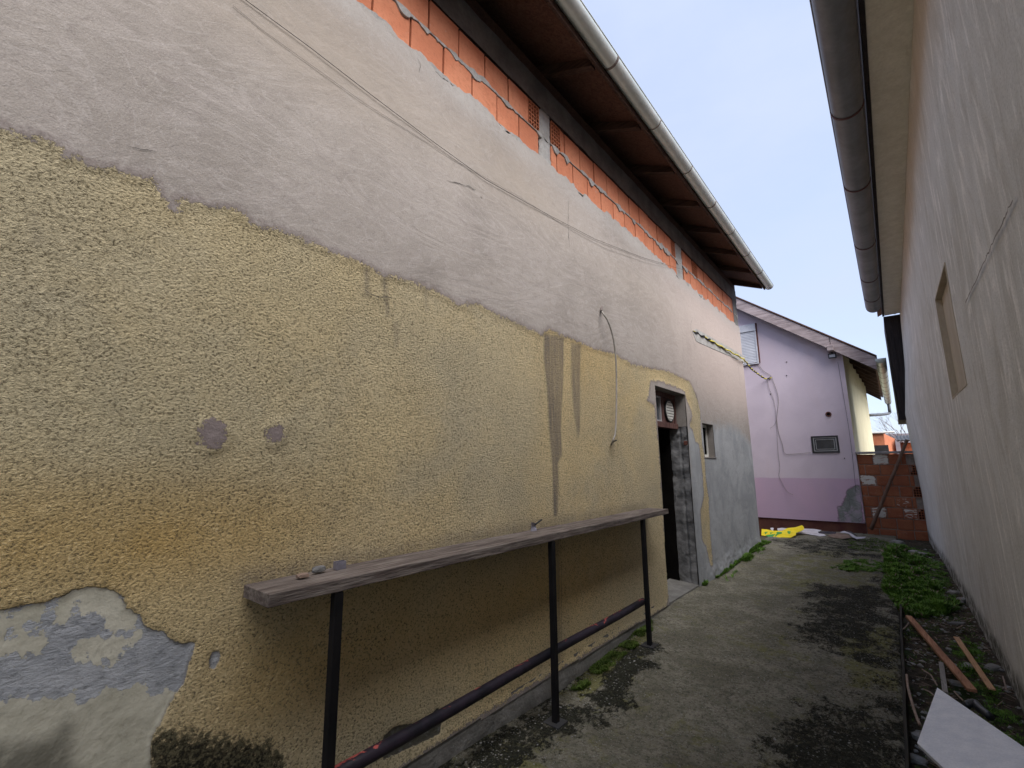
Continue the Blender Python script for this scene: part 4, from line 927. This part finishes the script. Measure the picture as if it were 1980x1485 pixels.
MB().tube(smoothpath([Vector((gx1, 20.2, gzz-.19)), Vector((gx1, 20.2, gzz-.38)), Vector((gx1-.05, 20.2, gzz-.52)), Vector((-.40, 18.1, gzz-.70))], 5), .045, 10).build('downpipe', M['gutter_dull'], PH, smooth=True)
# roller shutter window
sx0, sx1 = hy(1425, 640, PY)[0]-.45, hy(1470, 702, PY)[0]-.02; sz0 = 3.92; sz1 = 4.93
RS = MB().box((sx0, 12.44, sz1-.19), (sx1, 12.496, sz1)).build('roller_shutter', M['shutter'], PH, bevel=.01)
mb = MB(); k = 0; z = sz0+.02
while z < sz1-.2: mb.hexa([(sx0+.03, 12.462, z), (sx1-.03, 12.462, z), (sx1-.03, 12.494, z), (sx0+.03, 12.494, z)], [(sx0+.03, 12.468, z+.034), (sx1-.03, 12.468, z+.034), (sx1-.03, 12.494, z+.034), (sx0+.03, 12.494, z+.034)]); z += .040
mb.build('slats', M['shutter'], RS)
MB().box((sx1-.03, 12.45, sz0), (sx1, 12.496, sz1-.191)).box((sx0, 12.45, sz0), (sx0+.03, 12.496, sz1-.191)).box((sx0, 12.45, sz0-.02), (sx1, 12.496, sz0-.001)).build('guide_rail', M['shutter'], RS)
MB().box((sx1+.001, 12.47, sz0), (sx1+.03, 12.494, sz1+.01)).build('reveal_edge', M['plinth_red'], RS)
# basement window
q = pp([(1568,843),(1622,876)]); wx0, wz1 = q[0]; wx1, wz0 = q[1]; wz1 -= 0; wz0 = 1.68; wz1 = 2.06; wx0 = -1.40; wx1 = -.89
bw = MB().box((wx0, 12.478, wz0), (wx1, 12.4955, wz0+.035)).box((wx0, 12.478, wz1-.035), (wx1, 12.4955, wz1)).box((wx0, 12.478, wz0+.035), (wx0+.035, 12.4955, wz1-.035)).box((wx1-.035, 12.478, wz0+.035), (wx1, 12.4955, wz1-.035)).build('window', M['lintel_steel'], PH)
def ring(d, w, y0): return MB().box((wx0+d, y0, wz0+d), (wx1-d, 12.4955, wz0+d+w)).box((wx0+d, y0, wz1-d-w), (wx1-d, 12.4955, wz1-d)).box((wx0+d, y0, wz0+d+w), (wx0+d+w, 12.4955, wz1-d-w)).box((wx1-d-w, y0, wz0+d+w), (wx1-d, 12.4955, wz1-d-w))
ring(.036, .016, 12.484).build('frame', M['greyframe'], bw); ring(.078, .010, 12.482).build('sash', M['greyframe'], bw)
MB().box((wx0+.053, 12.490, wz0+.053), (wx1-.053, 12.4955, wz1-.053)).build('pane', M['glass_dark'], bw)
# pipe hole and small hooks
hp = pp([(1602, 801)])[0]
MB().tube([(hp[0]+.045*math.cos(t), 12.492, hp[1]+.045*math.sin(t)) for t in [2*math.pi*k/16 for k in range(17)]], .014, 6, cap=False).build('pipe_sleeve', M['plinth_red'], PH)
MB().tube([(hp[0], 12.496, hp[1]), (hp[0], 12.490, hp[1])], .036, 14).build('pipe_hole', M['dark'], PH)
for u, v in ((1521,726),(1490,762),(1521,700),(1633,886),(1430,700)):
    a = pp([(u, v)])[0]; MB().tube([(a[0], 12.498, a[1]), (a[0], 12.488, a[1])], .012, 8).build('drill_hole', M['dark'], PH)

fl = thing('floodlight', 'small black floodlight with a pale lens under the eaves corner of the lilac wall', 'light', (-.80, 12.4, 3.9))
q = hy(1609, 688, 12.36)
MB().box((q[0]-.075, 12.36, q[2]-.05), (q[0]+.075, 12.41, q[2]+.06)).build('housing', M['lintel_steel'], fl, bevel=.006)
MB().box((q[0]-.055, 12.352, q[2]-.03), (q[0]+.055, 12.3595, q[2]+.03)).build('lens', M['shutter'], fl)
MB().bar((q[0], 12.41, q[2]+.03), (q[0], 12.49, q[2]+.14), .03, .02).build('mount', M['lintel_steel'], fl)
# wires on the lilac wall
def wallwire(name, pts, r, label, mat, y=12.482, group='thin wires on the lilac wall'):
    return tag(MB().tube(smoothpath([Vector(hy(u, v, y)) for u, v in pts], 5), r, 6).build(name, mat, smooth=True), label, 'wire', group)
wallwire('wire', [(1466,704),(1475,716),(1484,722),(1492,728),(1496,740),(1503,760),(1505,780),(1502,810),(1506,838),(1513,860),(1517,876),(1530,878),(1568,875)], .0045, 'grey wire running down the lilac wall from shutter to basement window', M['wire_grey'])
wallwire('wire', [(1484,733),(1487,750),(1495,770),(1499,790),(1501,815),(1503,850),(1505,880),(1508,905),(1506,920),(1513,935),(1522,950),(1534,957)], .0035, 'loose grey wire dangling down to the darker pink band', M['wire_grey'])
wallwire('wire', [(1489,828),(1497,822),(1501,812)], .003, 'short stub of wire sticking out left of the wire bundle', M['wire_grey'])
wallwire('wire', [(1620,700),(1630,760),(1640,820),(1648,880),(1655,950)], .003, 'thin dark vertical wire beside the right corner of the lilac wall', M['wire'])

# ------------------------------------------------------------------ BRICK FENCE
BF = thing('brick_fence', 'low wall of red hollow bricks with a concrete coping beside the lilac house', 'wall', (-.1, 12.6, 0))
FX0, FX1 = -.60, .33
def brickmesh(name, rows, parent):
    vs_ = []; fs = []; mo = []; 
    for (x0, x1, z0, z1, w, y) in rows:
        nn = 10; mm = 7; base = len(vs_)
        for i in range(nn+1):
            for j in range(mm+1):
                x = x0+(x1-x0)*i/nn; z = z0+(z1-z0)*j/mm
                e = 0 if 0 < i < nn and 0 < j < mm else .006
                vs_.append((x, y+e+.003*mnoise.noise((x*20, z*20, 3)), z)); mo.append(w if e == 0 else w*.6)
        for i in range(nn):
            for j in range(mm): fs.append((base+i*(mm+1)+j, base+i*(mm+1)+j+1, base+(i+1)*(mm+1)+j+1, base+(i+1)*(mm+1)+j)[::-1])
        b2 = len(vs_)
        vs_ += [(x0, y+.006, z0), (x1, y+.006, z0), (x1, y+.006, z1), (x0, y+.006, z1), (x0, y+.08, z0), (x1, y+.08, z0), (x1, y+.08, z1), (x0, y+.08, z1)]; mo += [0]*8
        fs += [(b2+k, b2+(k+1) % 4, b2+4+(k+1) % 4, b2+4+k) for k in range(4)]
    me = bpy.data.meshes.new(name); off = wloc(parent); me.from_pydata([(v[0]-off.x, v[1]-off.y, v[2]-off.z) for v in vs_], [], fs)
    at = me.attributes.new('mortar', 'FLOAT', 'POINT'); at.data.foreach_set('value', mo); me.materials.append(M['fence_brick'])
    o = bpy.data.objects.new(name, me); C.objects.link(o); o.parent = parent; return o
rows = []; hgt = .205; jt = .014
white = {(6, 1): .95, (4, 0): .85, (2, 2): .45, (1, 1): .85, (1, 3): .6}
for r in range(8):
    z1 = 1.63-(7-r)*(hgt+jt) if False else 0
layout = {6: [(-.60,-.345),(-.335,-.085),(-.075,.115),(.125,.20)], 5: [(-.60,-.50),(-.49,-.245),(-.235,.0),(.012,.226)], 4: [(-.60,-.335),(-.325,-.075),(-.062,.20),(.212,.28)],
          3: [(-.60,-.50),(-.49,-.245),(-.235,.015),(.027,.226)], 2: [(-.60,-.345),(-.335,-.075),(-.065,.19),(.20,.26)], 1: [(-.60,-.49),(-.48,-.235),(-.225,.03),(.042,.252)], 0: [(-.60,-.36),(-.35,-.10),(-.09,.165),(.175,.36)], -1: [(-.6,-.4),(-.39,-.13),(-.12,.15),(.16,.36)]}
for r, L_ in layout.items():
    z0 = 1.42-(6-r)*(hgt+jt); z1 = z0+hgt
    for k, (a, b) in enumerate(L_):
        rows.append((a+rnd.uniform(0, .004), b, z0+rnd.uniform(-.003, .003), z1, white.get((r, k), 0), 12.532+rnd.uniform(-.006, .006)))
brickmesh('brick_courses', rows, BF)
grid_mesh('mortar', np.arange(-.605, .40, .02), np.arange(-.2, 1.64, .02), lambda A, B: (A, 12.545+.012*(vnoise(A, B, 12, 131)-.5), B), {}, simple('fence_mortar', (.20, .16, .14), (.32, .27, .24), sc=12, bd=.006), BF)
MB().box((-.605, 12.57, -.2), (.44, 12.74, 1.63)).build('core', M['plinth_red'], BF)
for r in (5, 3, 1):
    pb = MB()
    z0 = 1.42-(6-r)*(hgt+jt); x0 = {5: .236, 3: .236, 1: .262}[r]; x1 = x0+.13
    for i in range(4): xx = x0+(x1-x0-.01)*i/3; pb.box((xx, 12.53, z0), (xx+.010, 12.543, z0+hgt))
    for j in range(5): zz_ = z0+(hgt-.01)*j/4; pb.box((x0+.001, 12.532, zz_), (x1-.001, 12.5425, zz_+.01))
    pb.cur = 1; pb.box((x0, 12.5435, z0), (x1, 12.5445+.003, z0+hgt))
    pb.build('perforated_brick', [M['fence_brick'], M['dark']], BF)
MB().box((-.625, 12.47, 1.642), (.40, 12.78, 1.69)).build('coping', M['coping'], BF, bevel=.008)
p0 = Vector(hy(1684, 1024, 12.30)); p1 = Vector(hy(1754, 850, 12.44))
pm = MB(); pm.tube([p0.lerp(p1, t)+Vector((.008*mnoise.noise((t*5, 1, 1)), 0, .0)) for t in np.linspace(0, 1, 14)], [.036-.008*t for t in np.linspace(0, 1, 14)], 9)
tag(pm.build('wooden_pole', M['pole'], smooth=True), 'brown wooden pole leaning against the brick fence', 'pole')

# ------------------------------------------------------------------ beyond the fence
def pyz(u, v, y): q = hy(u, v, y); return q[0], q[2]
cA, cB = pyz(1686, 838, 22), pyz(1708, 838, 22)
CH = thing('brick_outbuilding', 'orange brick outbuilding with a pale tiled cap seen left of the pole over the fence', 'building', (cA[0], 22, 0))
MB().hexa([(cA[0]-.6, 22, -.3), (cB[0], 22, -.3), (cB[0]+.32, 25, -.3), (cA[0]-.6, 25, -.3)], [(cA[0]-.6, 22, cA[1]), (cB[0], 22, cB[1]), (cB[0]+.32, 25, cB[1]-.1), (cA[0]-.6, 25, cB[1])]).build('wall', M['far_brick'], CH)
mb = MB()
for k in range(8): x = cA[0]-.3+k*.12; mb.tube([(x, 21.95, cA[1]+.01), (x+.12, 21.95, cA[1]+.012)], .035, 8)
mb.box((cA[0]-.6, 21.93, cA[1]+.005), (cB[0]+.05, 25, cA[1]+.04)).build('tiled_cap', M['far_white'], CH)
mb = MB(); mb.box((cA[0]-.5, 20.9, pyz(1700, 866, 21)[1]-.3), (pyz(1718, 866, 21)[0], 22.0-.01, pyz(1700, 861, 21)[1])); mb.build('lean_to_roof', M['lintel_steel'], CH)
sA = pyz(1738, 850, 24)
SHD = thing('orange_shed', 'small orange brick shed with a dark corrugated roof behind the pole', 'shed', (sA[0], 24, 0))
MB().box((sA[0]+.04, 24, -.3), (sA[0]+2.2, 26, sA[1]-.13)).build('wall', M['far_brick'], SHD)
mb = MB(); xs_ = np.arange(sA[0]-.06, sA[0]+2.3, .03); vs_ = []
for x in xs_: z = sA[1]+.02*math.sin(x*55); vs_ += [(x, 23.7, z-.03), (x, 26.2, z+.25), (x, 26.2, z+.20), (x, 23.7, z-.08)]
mb.add(vs_, [(4*i+k, 4*i+(k+1) % 4, 4*i+4+(k+1) % 4, 4*i+4+k) for i in range(len(xs_)-1) for k in range(4)]).build('corrugated_roof', M['lintel_steel'], SHD)
MB().box((sA[0]+.02, 23.9, sA[1]-.9), (sA[0]+.12, 23.99, sA[1]-.11)).build('corner_post', M['plinth_red'], SHD)
# bare tree
tb = Vector(hy(1757, 862, 28)); BTt = thing('bare_tree', 'leafless tree with fine upswept twigs behind the orange shed', 'tree', (tb.x, 28, -.2))
tm = MB(); cm = MB(); tr_ = random.Random(11)
tm.tube([(tb.x, 28, -.3), (tb.x+.05, 28, 1.2), (tb.x, 28, tb.z)], [.13, .10, .07], 8)
def branch(p, d, l, r, dep):
    q = p+d*l; mid = p.lerp(q, .5)+Vector((tr_.uniform(-.05, .05), tr_.uniform(-.05, .05), 0))*l
    cm.tube([p, mid, q], [r, r*.8, r*.6], 4)
    if dep == 0: return
    for k in range(2 if dep > 1 else 3):
        e = (d+Vector((tr_.gauss(0, .34), tr_.gauss(0, .34), tr_.gauss(.05, .22)))).normalized(); branch(p.lerp(q, tr_.uniform(.55, 1)), e, l*tr_.uniform(.6, .85), r*.58, dep-1)
for k in range(7):
    a = tr_.uniform(-1.15, .5); branch(Vector((tb.x, 28, tb.z-.1)), Vector((a, tr_.uniform(-.4, .4), 1)).normalized(), tr_.uniform(.6, .95), .016, 4)
tm.build('trunk', M['bark'], BTt, smooth=True); cm.build('crown', M['bark'], BTt, recalc=False)

# ------------------------------------------------------------------ things on the ground
def rs_board(name, corners, thick, mat, label, cat, bevel=.002):
    cs = [Vector(c) for c in corners]; n = (cs[1]-cs[0]).cross(cs[2]-cs[0]).normalized(); n = n if n.z > 0 else -n
    return tag(MB().hexa([c-n*thick for c in cs], cs).build(name, mat, bevel=bevel), label, cat)
# white board resting on rubble
w0, w1 = Vector(hz(1812, 1329, .06)), Vector(hz(1773, 1436, .02)); w3 = Vector(hz(1980, 1444, .11))
dirn = (w3-w0); dirn.z = dirn.z; w3 = w0+dirn*1.35; w2 = w1+dirn*1.35
rs_board('foam_board', [w0, w1, w2, w3], .022, M['board'], 'large white foam board lying on the rubble at the bottom right', 'board')
def lathe_plank(name, a, b, za, zb, w, h, mat, label, cat, seg=10):
    p = Vector(hz(*a, za)); q = Vector(hz(*b, zb))
    return tag(MB().bar(p, q, w, h, seg=seg, wob=.0012).build(name, mat, bevel=.0015), label, cat)
lathe_plank('broken_plank', (1757,1192), (1880,1335), .005, .02, .048, .02, M['orange_wood'], 'reddish brown split plank lying on the rubble below the grass', 'plank', 12)
lathe_plank('wooden_lath', (1849,1232), (1918,1333), .01, .01, .036, .010, M['pale_wood'], 'pale orange wooden lath nearest the right wall', 'lath')
lathe_plank('grey_batten', (1820,1282), (1828,1340), .0, -.005, .028, .018, M['grey_wood'], 'short grey batten sticking out from under the white board', 'batten')
tag(MB().tube(smoothpath([Vector(hz(u, v, .0)) for u, v in ((1753,1305),(1756,1330),(1764,1360),(1772,1385),(1779,1402))]), [.008]*25, 7).build('stripped_stick', M['twig'], smooth=True), 'pale stripped stick lying along the slab edge left of the white board', 'stick')
for i, (pts, lb) in enumerate((([(1783,1294),(1800,1305),(1812,1325)], 'thin pale twig above the top corner of the white board'), ([(1746,1217),(1752,1211),(1757,1205)], 'short forked twig by the slab edge near the top of the plank'),
                  ([(1845,1337),(1853,1346),(1863,1355)], 'crooked twig beside the right edge of the white board'), ([(1850,1215),(1858,1211),(1864,1206)], 'small twig beside the grey slate shard'),
                  ([(1939,1308),(1943,1322),(1946,1334)], 'thin twig close to the foot of the right wall'), ([(1785,1332),(1798,1338),(1806,1345)], 'thin twig crossing under the left corner of the white board'))):
    tag(MB().tube([Vector(hz(u, v, .005)) for u, v in pts], .0045, 6).build('twig', M['twig']), lb, 'twig', 'twigs on the rubble strip')
c = Vector(hz(1848, 1206, .0)); tag(MB().prism([(-.06,-.03),(.05,-.035),(.07,.02),(-.02,.04)], lambda a, b, d: (c.x+a, c.y+b, c.z+d+a*.15), 0, .012).build('slate_shard', M['beam']), 'flat grey slate shard at the lower edge of the grass', 'shard')
el = [Vector(hz(u, v, .02)) for u, v in ((1868,1364),(1884,1359),(1893,1368),(1915,1386))]
tag(MB().tube(smoothpath(el, 5), .022, 12).build('plastic_pipe_elbow', M['dark_plastic'], smooth=True), 'dark grey plastic pipe bend behind the edge of the white board', 'pipe')
stones = [((1780,1424), .05, 'angular pale grey stone touching the left corner of the white board'), ((1773,1470), .05, 'flat pale stone at the bottom edge left of the white board'), ((1874,1290), .06, 'long mossy stone between the plank and the lath'),
          ((1850,1322), .045, 'rounded beige stone just below the lower end of the plank'), ((1918,1291), .055, 'brownish chunk of rubble right of the pale lath'), ((1898,1318), .04, 'mossy stone left of the lower end of the lath'),
          ((1862,1160), .06, 'pale stone at the foot of the right wall by the grass'), ((1768,1068), .09, 'pale rubble stone before the brick fence, left one'), ((1784,1072), .08, 'whitish rubble stone nearest the right wall before the fence'),
          ((1735,1050), .13, 'broad mossy concrete lump at the foot of the brick fence'), ((1845,1147), .07, 'flat grey stone slab behind the grass patch'), ((1834,1255), .022, 'small round pebble between plank and lath'), ((1808,1475), .05, 'grey stone under the lower edge of the white board')]
for i, ((u, v), r, lb) in enumerate(stones):
    p = hz(u, v, 0); z = soilz(p[0], p[1]); p = hz(u, v, z+r*.25)
    lump('stone', M['stone'], tuple(p), (r*.8, r*1.15, r*.5), lb, 'stone', seed=20+i, group='loose stones on the rubble strip', rot=rnd.uniform(0, 3))
# rotten edge board along the slab
tag(MB().bar((-.133, 1.0, -.10), (-.120, 6.5, -.03), .016, .10, seg=30, wob=.0025).build('edge_board', M['edge_board']), 'black rotten board on edge along the side of the concrete path', 'board')
# loose rubble and grit: beyond counting
def grit(name, n, region, zf, rr, mat, kind=True, seed=1):
    rs = random.Random(seed); mb = MB(); vs_ = []; fs = []
    base = [Vector(v) for v in ((1,0,0),(-1,0,0),(0,1,0),(0,-1,0),(0,0,1),(0,0,-1))]; ff = ((0,2,4),(2,1,4),(1,3,4),(3,0,4),(2,0,5),(1,2,5),(3,1,5),(0,3,5))
    for _ in range(n):
        x, y = region(rs); z = zf(x, y); r = rr(rs); R_ = Matrix.Rotation(rs.uniform(0, 6.28), 3, Vector((rs.uniform(-1,1), rs.uniform(-1,1), rs.uniform(-1,1))).normalized()); b = len(vs_)
        for v in base: q = R_ @ Vector((v.x*rs.uniform(.6, 1.3), v.y*rs.uniform(.6, 1.3), v.z*rs.uniform(.5, 1.0))); vs_.append((x+q.x*r, y+q.y*r, z+q.z*r*.6+r*.15))
        fs += [tuple(b+i for i in f) for f in ff]
    o = mb.add(vs_, fs).build(name, mat, recalc=False); o['kind'] = 'stuff'; return o
_sx = {}
def fast_z(pos, x0, x1):
    nx, ny = 220, 1500; T_ = pos(*np.meshgrid(np.linspace(x0, x1, nx), np.linspace(-1, 12.8, ny), indexing='ij'))[2]
    def f(x, y):
        i = (x-x0)/(x1-x0)*(nx-1); j = (y+1)/13.8*(ny-1)
        return float(T_[max(0, min(nx-1, int(round(i)))), max(0, min(ny-1, int(round(j))))])
    return f
zs_soil = fast_z(soil_pos, -.15, .6); zs_path = fast_z(path_pos, -2.1, -.125)
grit('rubble', 1500, lambda r: (r.uniform(-.10, .46), 1.2+9.8*r.random()**1.3), zs_soil, lambda r: .005+.022*r.random()**3, M['stone'], seed=2)
grit('rubble', 700, lambda r: (r.uniform(-.10, .46), 1.2+6*r.random()), zs_soil, lambda r: .004+.016*r.random()**2, simple('brown_crumb', (.09, .06, .045), (.16, .11, .08)), seed=5)
def reg_path(r):
    while True:
        k = r.random()
        if k < .45: return min(-.16, -.16-abs(r.gauss(0, .35))), 1.5+9*r.random()
        if k < .8: return max(-2.02, -2.02+abs(r.gauss(0, .2))), 1.2+3.9*r.random()
        return r.uniform(-2, -.16), 1.3+9*r.random()
grit('grit', 3200, reg_path, zs_path, lambda r: .002+.008*r.random()**3, M['stone'], seed=3)
# dry litter of splinters and stalks on the rubble strip
rs = random.Random(44); mb = MB()
for _ in range(650):
    x, y = rs.uniform(-.10, .44), 1.6+8*rs.random()**1.2; z = zs_soil(x, y)+.004; a = rs.uniform(0, 3.14); l = rs.uniform(.008, .05); t = rs.uniform(-.25, .25)
    mb.bar((x-math.cos(a)*l, y-math.sin(a)*l, z-l*t*.3), (x+math.cos(a)*l, y+math.sin(a)*l, z+l*abs(t)), rs.uniform(.0015, .005), .0015)
o = mb.build('dry_litter', M['twig'], recalc=False); o['kind'] = 'stuff'
# ---- grass, weeds, moss
def tufts(name, n, region, zf, mat, hl=(.015, .035), spread=.9, leaves=5, seed=1):
    rs = random.Random(seed); vs_ = []; fs = []
    for _ in range(n):
        x, y = region(rs); z = zf(x, y); hm_ = max(.35, 1+1.3*mnoise.noise((x*7, y*5, 2)))
        for k in range(leaves):
            a = rs.uniform(0, 6.283); h = rs.uniform(*hl)*hm_; o_ = rs.uniform(0, .012); w = h*rs.uniform(.07, .2); d = Vector((math.cos(a)*spread, math.sin(a)*spread, rs.uniform(.25, 1.1))).normalized()*h
            s_ = Vector((-math.sin(a), math.cos(a), rs.uniform(-.4, .4)))*w; p = Vector((x+math.cos(a)*o_, y+math.sin(a)*o_, z)); b = len(vs_)
            vs_ += [p, p+d*.55+s_, p+d, p+d*.55-s_+Vector((0, 0, .002))]; fs.append((b, b+1, b+2, b+3))
    o = MB().add(vs_, fs).build(name, mat, recalc=False); o['kind'] = 'stuff'; return o
def poly_region(poly, dens=None):
    P_ = np.array(poly); lo, hi = P_.min(0), P_.max(0)
    rs_ = np.random.RandomState(len(poly)*7+3); X_ = rs_.uniform(lo[0], hi[0], 60000); Y_ = rs_.uniform(lo[1], hi[1], 60000)
    sd_ = sdf(poly, X_, Y_); nn = 2*(vnoise(X_, Y_, 7, 61, 3)-.5); ok = np.nonzero((sd_+.12*nn > 0) & (nn > -.12-.6*np.clip(sd_, 0, .3)))[0]
    def f(r):
        k = ok[r.randrange(len(ok))]; return float(X_[k]), float(Y_[k])
    return f
gp_ = gpoly([(1715,1078),(1740,1060),(1765,1066),(1785,1095),(1800,1135),(1848,1160),(1836,1180),(1795,1186),(1762,1182),(1718,1160),(1712,1110)], -.03)
zany = lambda x, y: zs_path(x, y) if x < -.13 else zs_soil(x, y)
tufts('weeds', 1300, poly_region(gpoly([(1765,1060),(1800,1070),(1822,1095),(1850,1150),(1800,1135),(1785,1095)], -.03)), zs_soil, M['grass'], (.012, .03), .7, 6, 12)
tufts('grass', 6500, poly_region(gp_), zany, M['grass'], (.02, .065), .5, 8, 1)
tufts('weeds', 900, poly_region(gpoly([(1600,1103),(1640,1090),(1690,1090),(1715,1100),(1700,1108),(1640,1108)])), zs_path, M['grass'], (.015, .035), .8, 6, 2)
def leftstrip(r):
    while True:
        x, y = AX+.012+abs(r.gauss(0, .055)), r.uniform(6.2, 9.75)
        if mnoise.noise((y*2.3, x*9, 4)) > .02+(.18 if y < 6.9 else 0)-(.25 if 8.6 < y else 0): return x, y
tufts('weeds', 1500, leftstrip, zs_path, M['grass'], (.02, .06), .45, 6, 3)
tufts('dry_grass', 420, poly_region(gp_), zany, M['twig'], (.03, .08), .7, 3, 21)
tufts('moss', 3800, poly_region(gpoly([(1105,1290),(1130,1262),(1190,1232),(1258,1200),(1262,1215),(1232,1255),(1180,1290),(1130,1330),(1105,1330)], -.09)), zs_path, M['moss'], (.008, .022), .6, 5, 4)
tufts('moss', 1500, poly_region(gpoly([(1840,1230),(1880,1240),(1930,1300),(1975,1380),(1975,1480),(1890,1400),(1900,1340),(1860,1290)], -.03)), zs_soil, M['grass'], (.01, .024), .6, 5, 6)
tufts('moss', 1300, lambda r: (r.uniform(-.1, .44), 1.8+7*r.random()), zs_soil, M['moss'], (.008, .02), .6, 5, 7)
tufts('moss', 500, poly_region(gpoly([(1640,1045),(1700,1040),(1735,1060),(1700,1075),(1650,1065)], 0)), zs_path, M['moss'], (.015, .03), .6, 5, 8)
# ---- banner and wet paper at the foot of the lilac wall
def sheet(name, outline, mat, label, cat, zamp=.03, prints=(), seed=1, parent=None, z0=.02, lift=0):
    """outline in photo points on a low plane; crumpled by a height field"""
    cs = []
    for u, v, zz_ in outline: q = hz(u, v, z0+zz_); cs.append((q[0], q[1], z0+zz_))
    return cs
bn = thing('yellow_banner', 'crumpled yellow vinyl banner with green lettering dumped at the foot of the lilac wall', 'banner', (-2.1, 11, 0))
def cloth(name, poly_px, mat, parent, y0, y1, seed, up=0.0, th=.003, off=0):
    """polygon seen in the photo laid on a tilted, wavy sheet from y0 (front, low) to y1 (back, raised against the wall)"""
    vs_ = []
    d = Vector((0, 0, 0)); res = []
    vmax = 1043; vmin = 1014
    def P3(u, v):
        t = (vmax-v)/(vmax-vmin); y = y0+(y1-y0)*max(0, min(1, t)); q = hy(u, v, y-off); return Vector(q)
    # densify
    pts = []
    n = len(poly_px)
    tris = tessellate_polygon([[Vector((a, b, 0)) for a, b in poly_px]])
    import bmesh
    bm = bmesh.new(); bv = [bm.verts.new((a, b, 0)) for a, b in poly_px]
    for t in tris:
        try: bm.faces.new([bv[i] for i in t])
        except ValueError: pass
    for _ in range(3): bmesh.ops.subdivide_edges(bm, edges=[e for e in bm.edges if e.calc_length() > 4], cuts=1, use_grid_fill=True)
    bmesh.ops.triangulate(bm, faces=bm.faces)
    for v in bm.verts:
        p = P3(v.co.x, v.co.y); w = .03*mnoise.noise((p.x*5+seed, p.y*5, 0))+.012*mnoise.noise((p.x*17+seed, p.y*11, 0)); rr = Vector(p)-Vector(EYE); v.co = p-rr*(w/12*1.0)+Vector((0, 0, w*.35))
    off_ = wloc(parent); me = bpy.data.meshes.new(name)
    bmesh.ops.translate(bm, verts=bm.verts, vec=-off_); bm.to_mesh(me); bm.free(); me.materials.append(mat)
    o = bpy.data.objects.new(name, me); C.objects.link(o); o.parent = parent
    s_ = o.modifiers.new('t', 'SOLIDIFY'); s_.thickness = th; s_.offset = 0
    return o
k8 = lambda pts, ox=1460, oy=1000, s=8.25: [(ox+a/s, oy+b/s) for a, b in pts]
sheetB = cloth('sheet', k8([(105,190),(190,195),(300,215),(430,215),(520,180),(640,160),(750,128),(780,160),(782,195),(730,225),(655,245),(650,290),(560,325),(420,320),(370,325),(320,345),(280,330),(170,300),(100,285)]), M['banner'], bn, 10.45, 11.9, 2)
for k_, poly in enumerate(([(150,240),(205,235),(165,270)], [(235,250),(320,230),(290,240),(250,265)], [(165,290),(240,275),(330,265),(290,305),(240,330),(190,310)], [(345,235),(430,240),(425,265),(380,275),(320,310),(300,330),(340,270)], [(520,220),(570,225),(560,265),(535,270),(515,240)])):
    cloth('green_letter', k8(poly), M['green_print'], bn, 10.45, 11.9, 2, off=.02, th=.002)
pa = thing('waste_paper', 'wet white printed sheets and torn magazine pages lying beside the yellow banner', 'paper', (-1.3, 12.1, 0))
cloth('white_sheet', k8([(690,250),(780,180),(960,190),(1060,205),(1010,240),(1020,260),(1100,265),(1140,300),(1030,300),(900,285),(760,265)]), M['paper'], pa, 11.05, 12.4, 8)
cloth('print', k8([(1000,230),(1100,225),(1300,240),(1280,270),(1130,262),(1020,255)]), M['print_dark'], pa, 11.05, 12.4, 8, off=.015)
cloth('brown_page', k8([(1150,300),(1290,250),(1400,260),(1500,290),(1530,330),(1400,345),(1260,330)]), M['printed_brown'], pa, 11.05, 12.4, 4)
cloth('white_sheet', k8([(1350,235),(1420,220),(1480,235),(1560,280),(1620,315),(1770,315),(1740,335),(1620,350),(1560,320),(1500,270)]), M['paper'], pa, 11.05, 12.4, 5, off=.02)
cloth('print', k8([(1460,210),(1540,230),(1640,300),(1560,275)]), M['print_dark'], pa, 11.05, 12.4, 5, off=.03)
cloth('white_sheet', k8([(355,180),(430,172),(510,176),(430,215),(360,215)]), M['paper'], pa, 11.3, 12.3, 9)
cloth('white_sheet', k8([(245,172),(298,175),(290,215),(250,205)]), M['paper'], pa, 11.3, 12.3, 3)
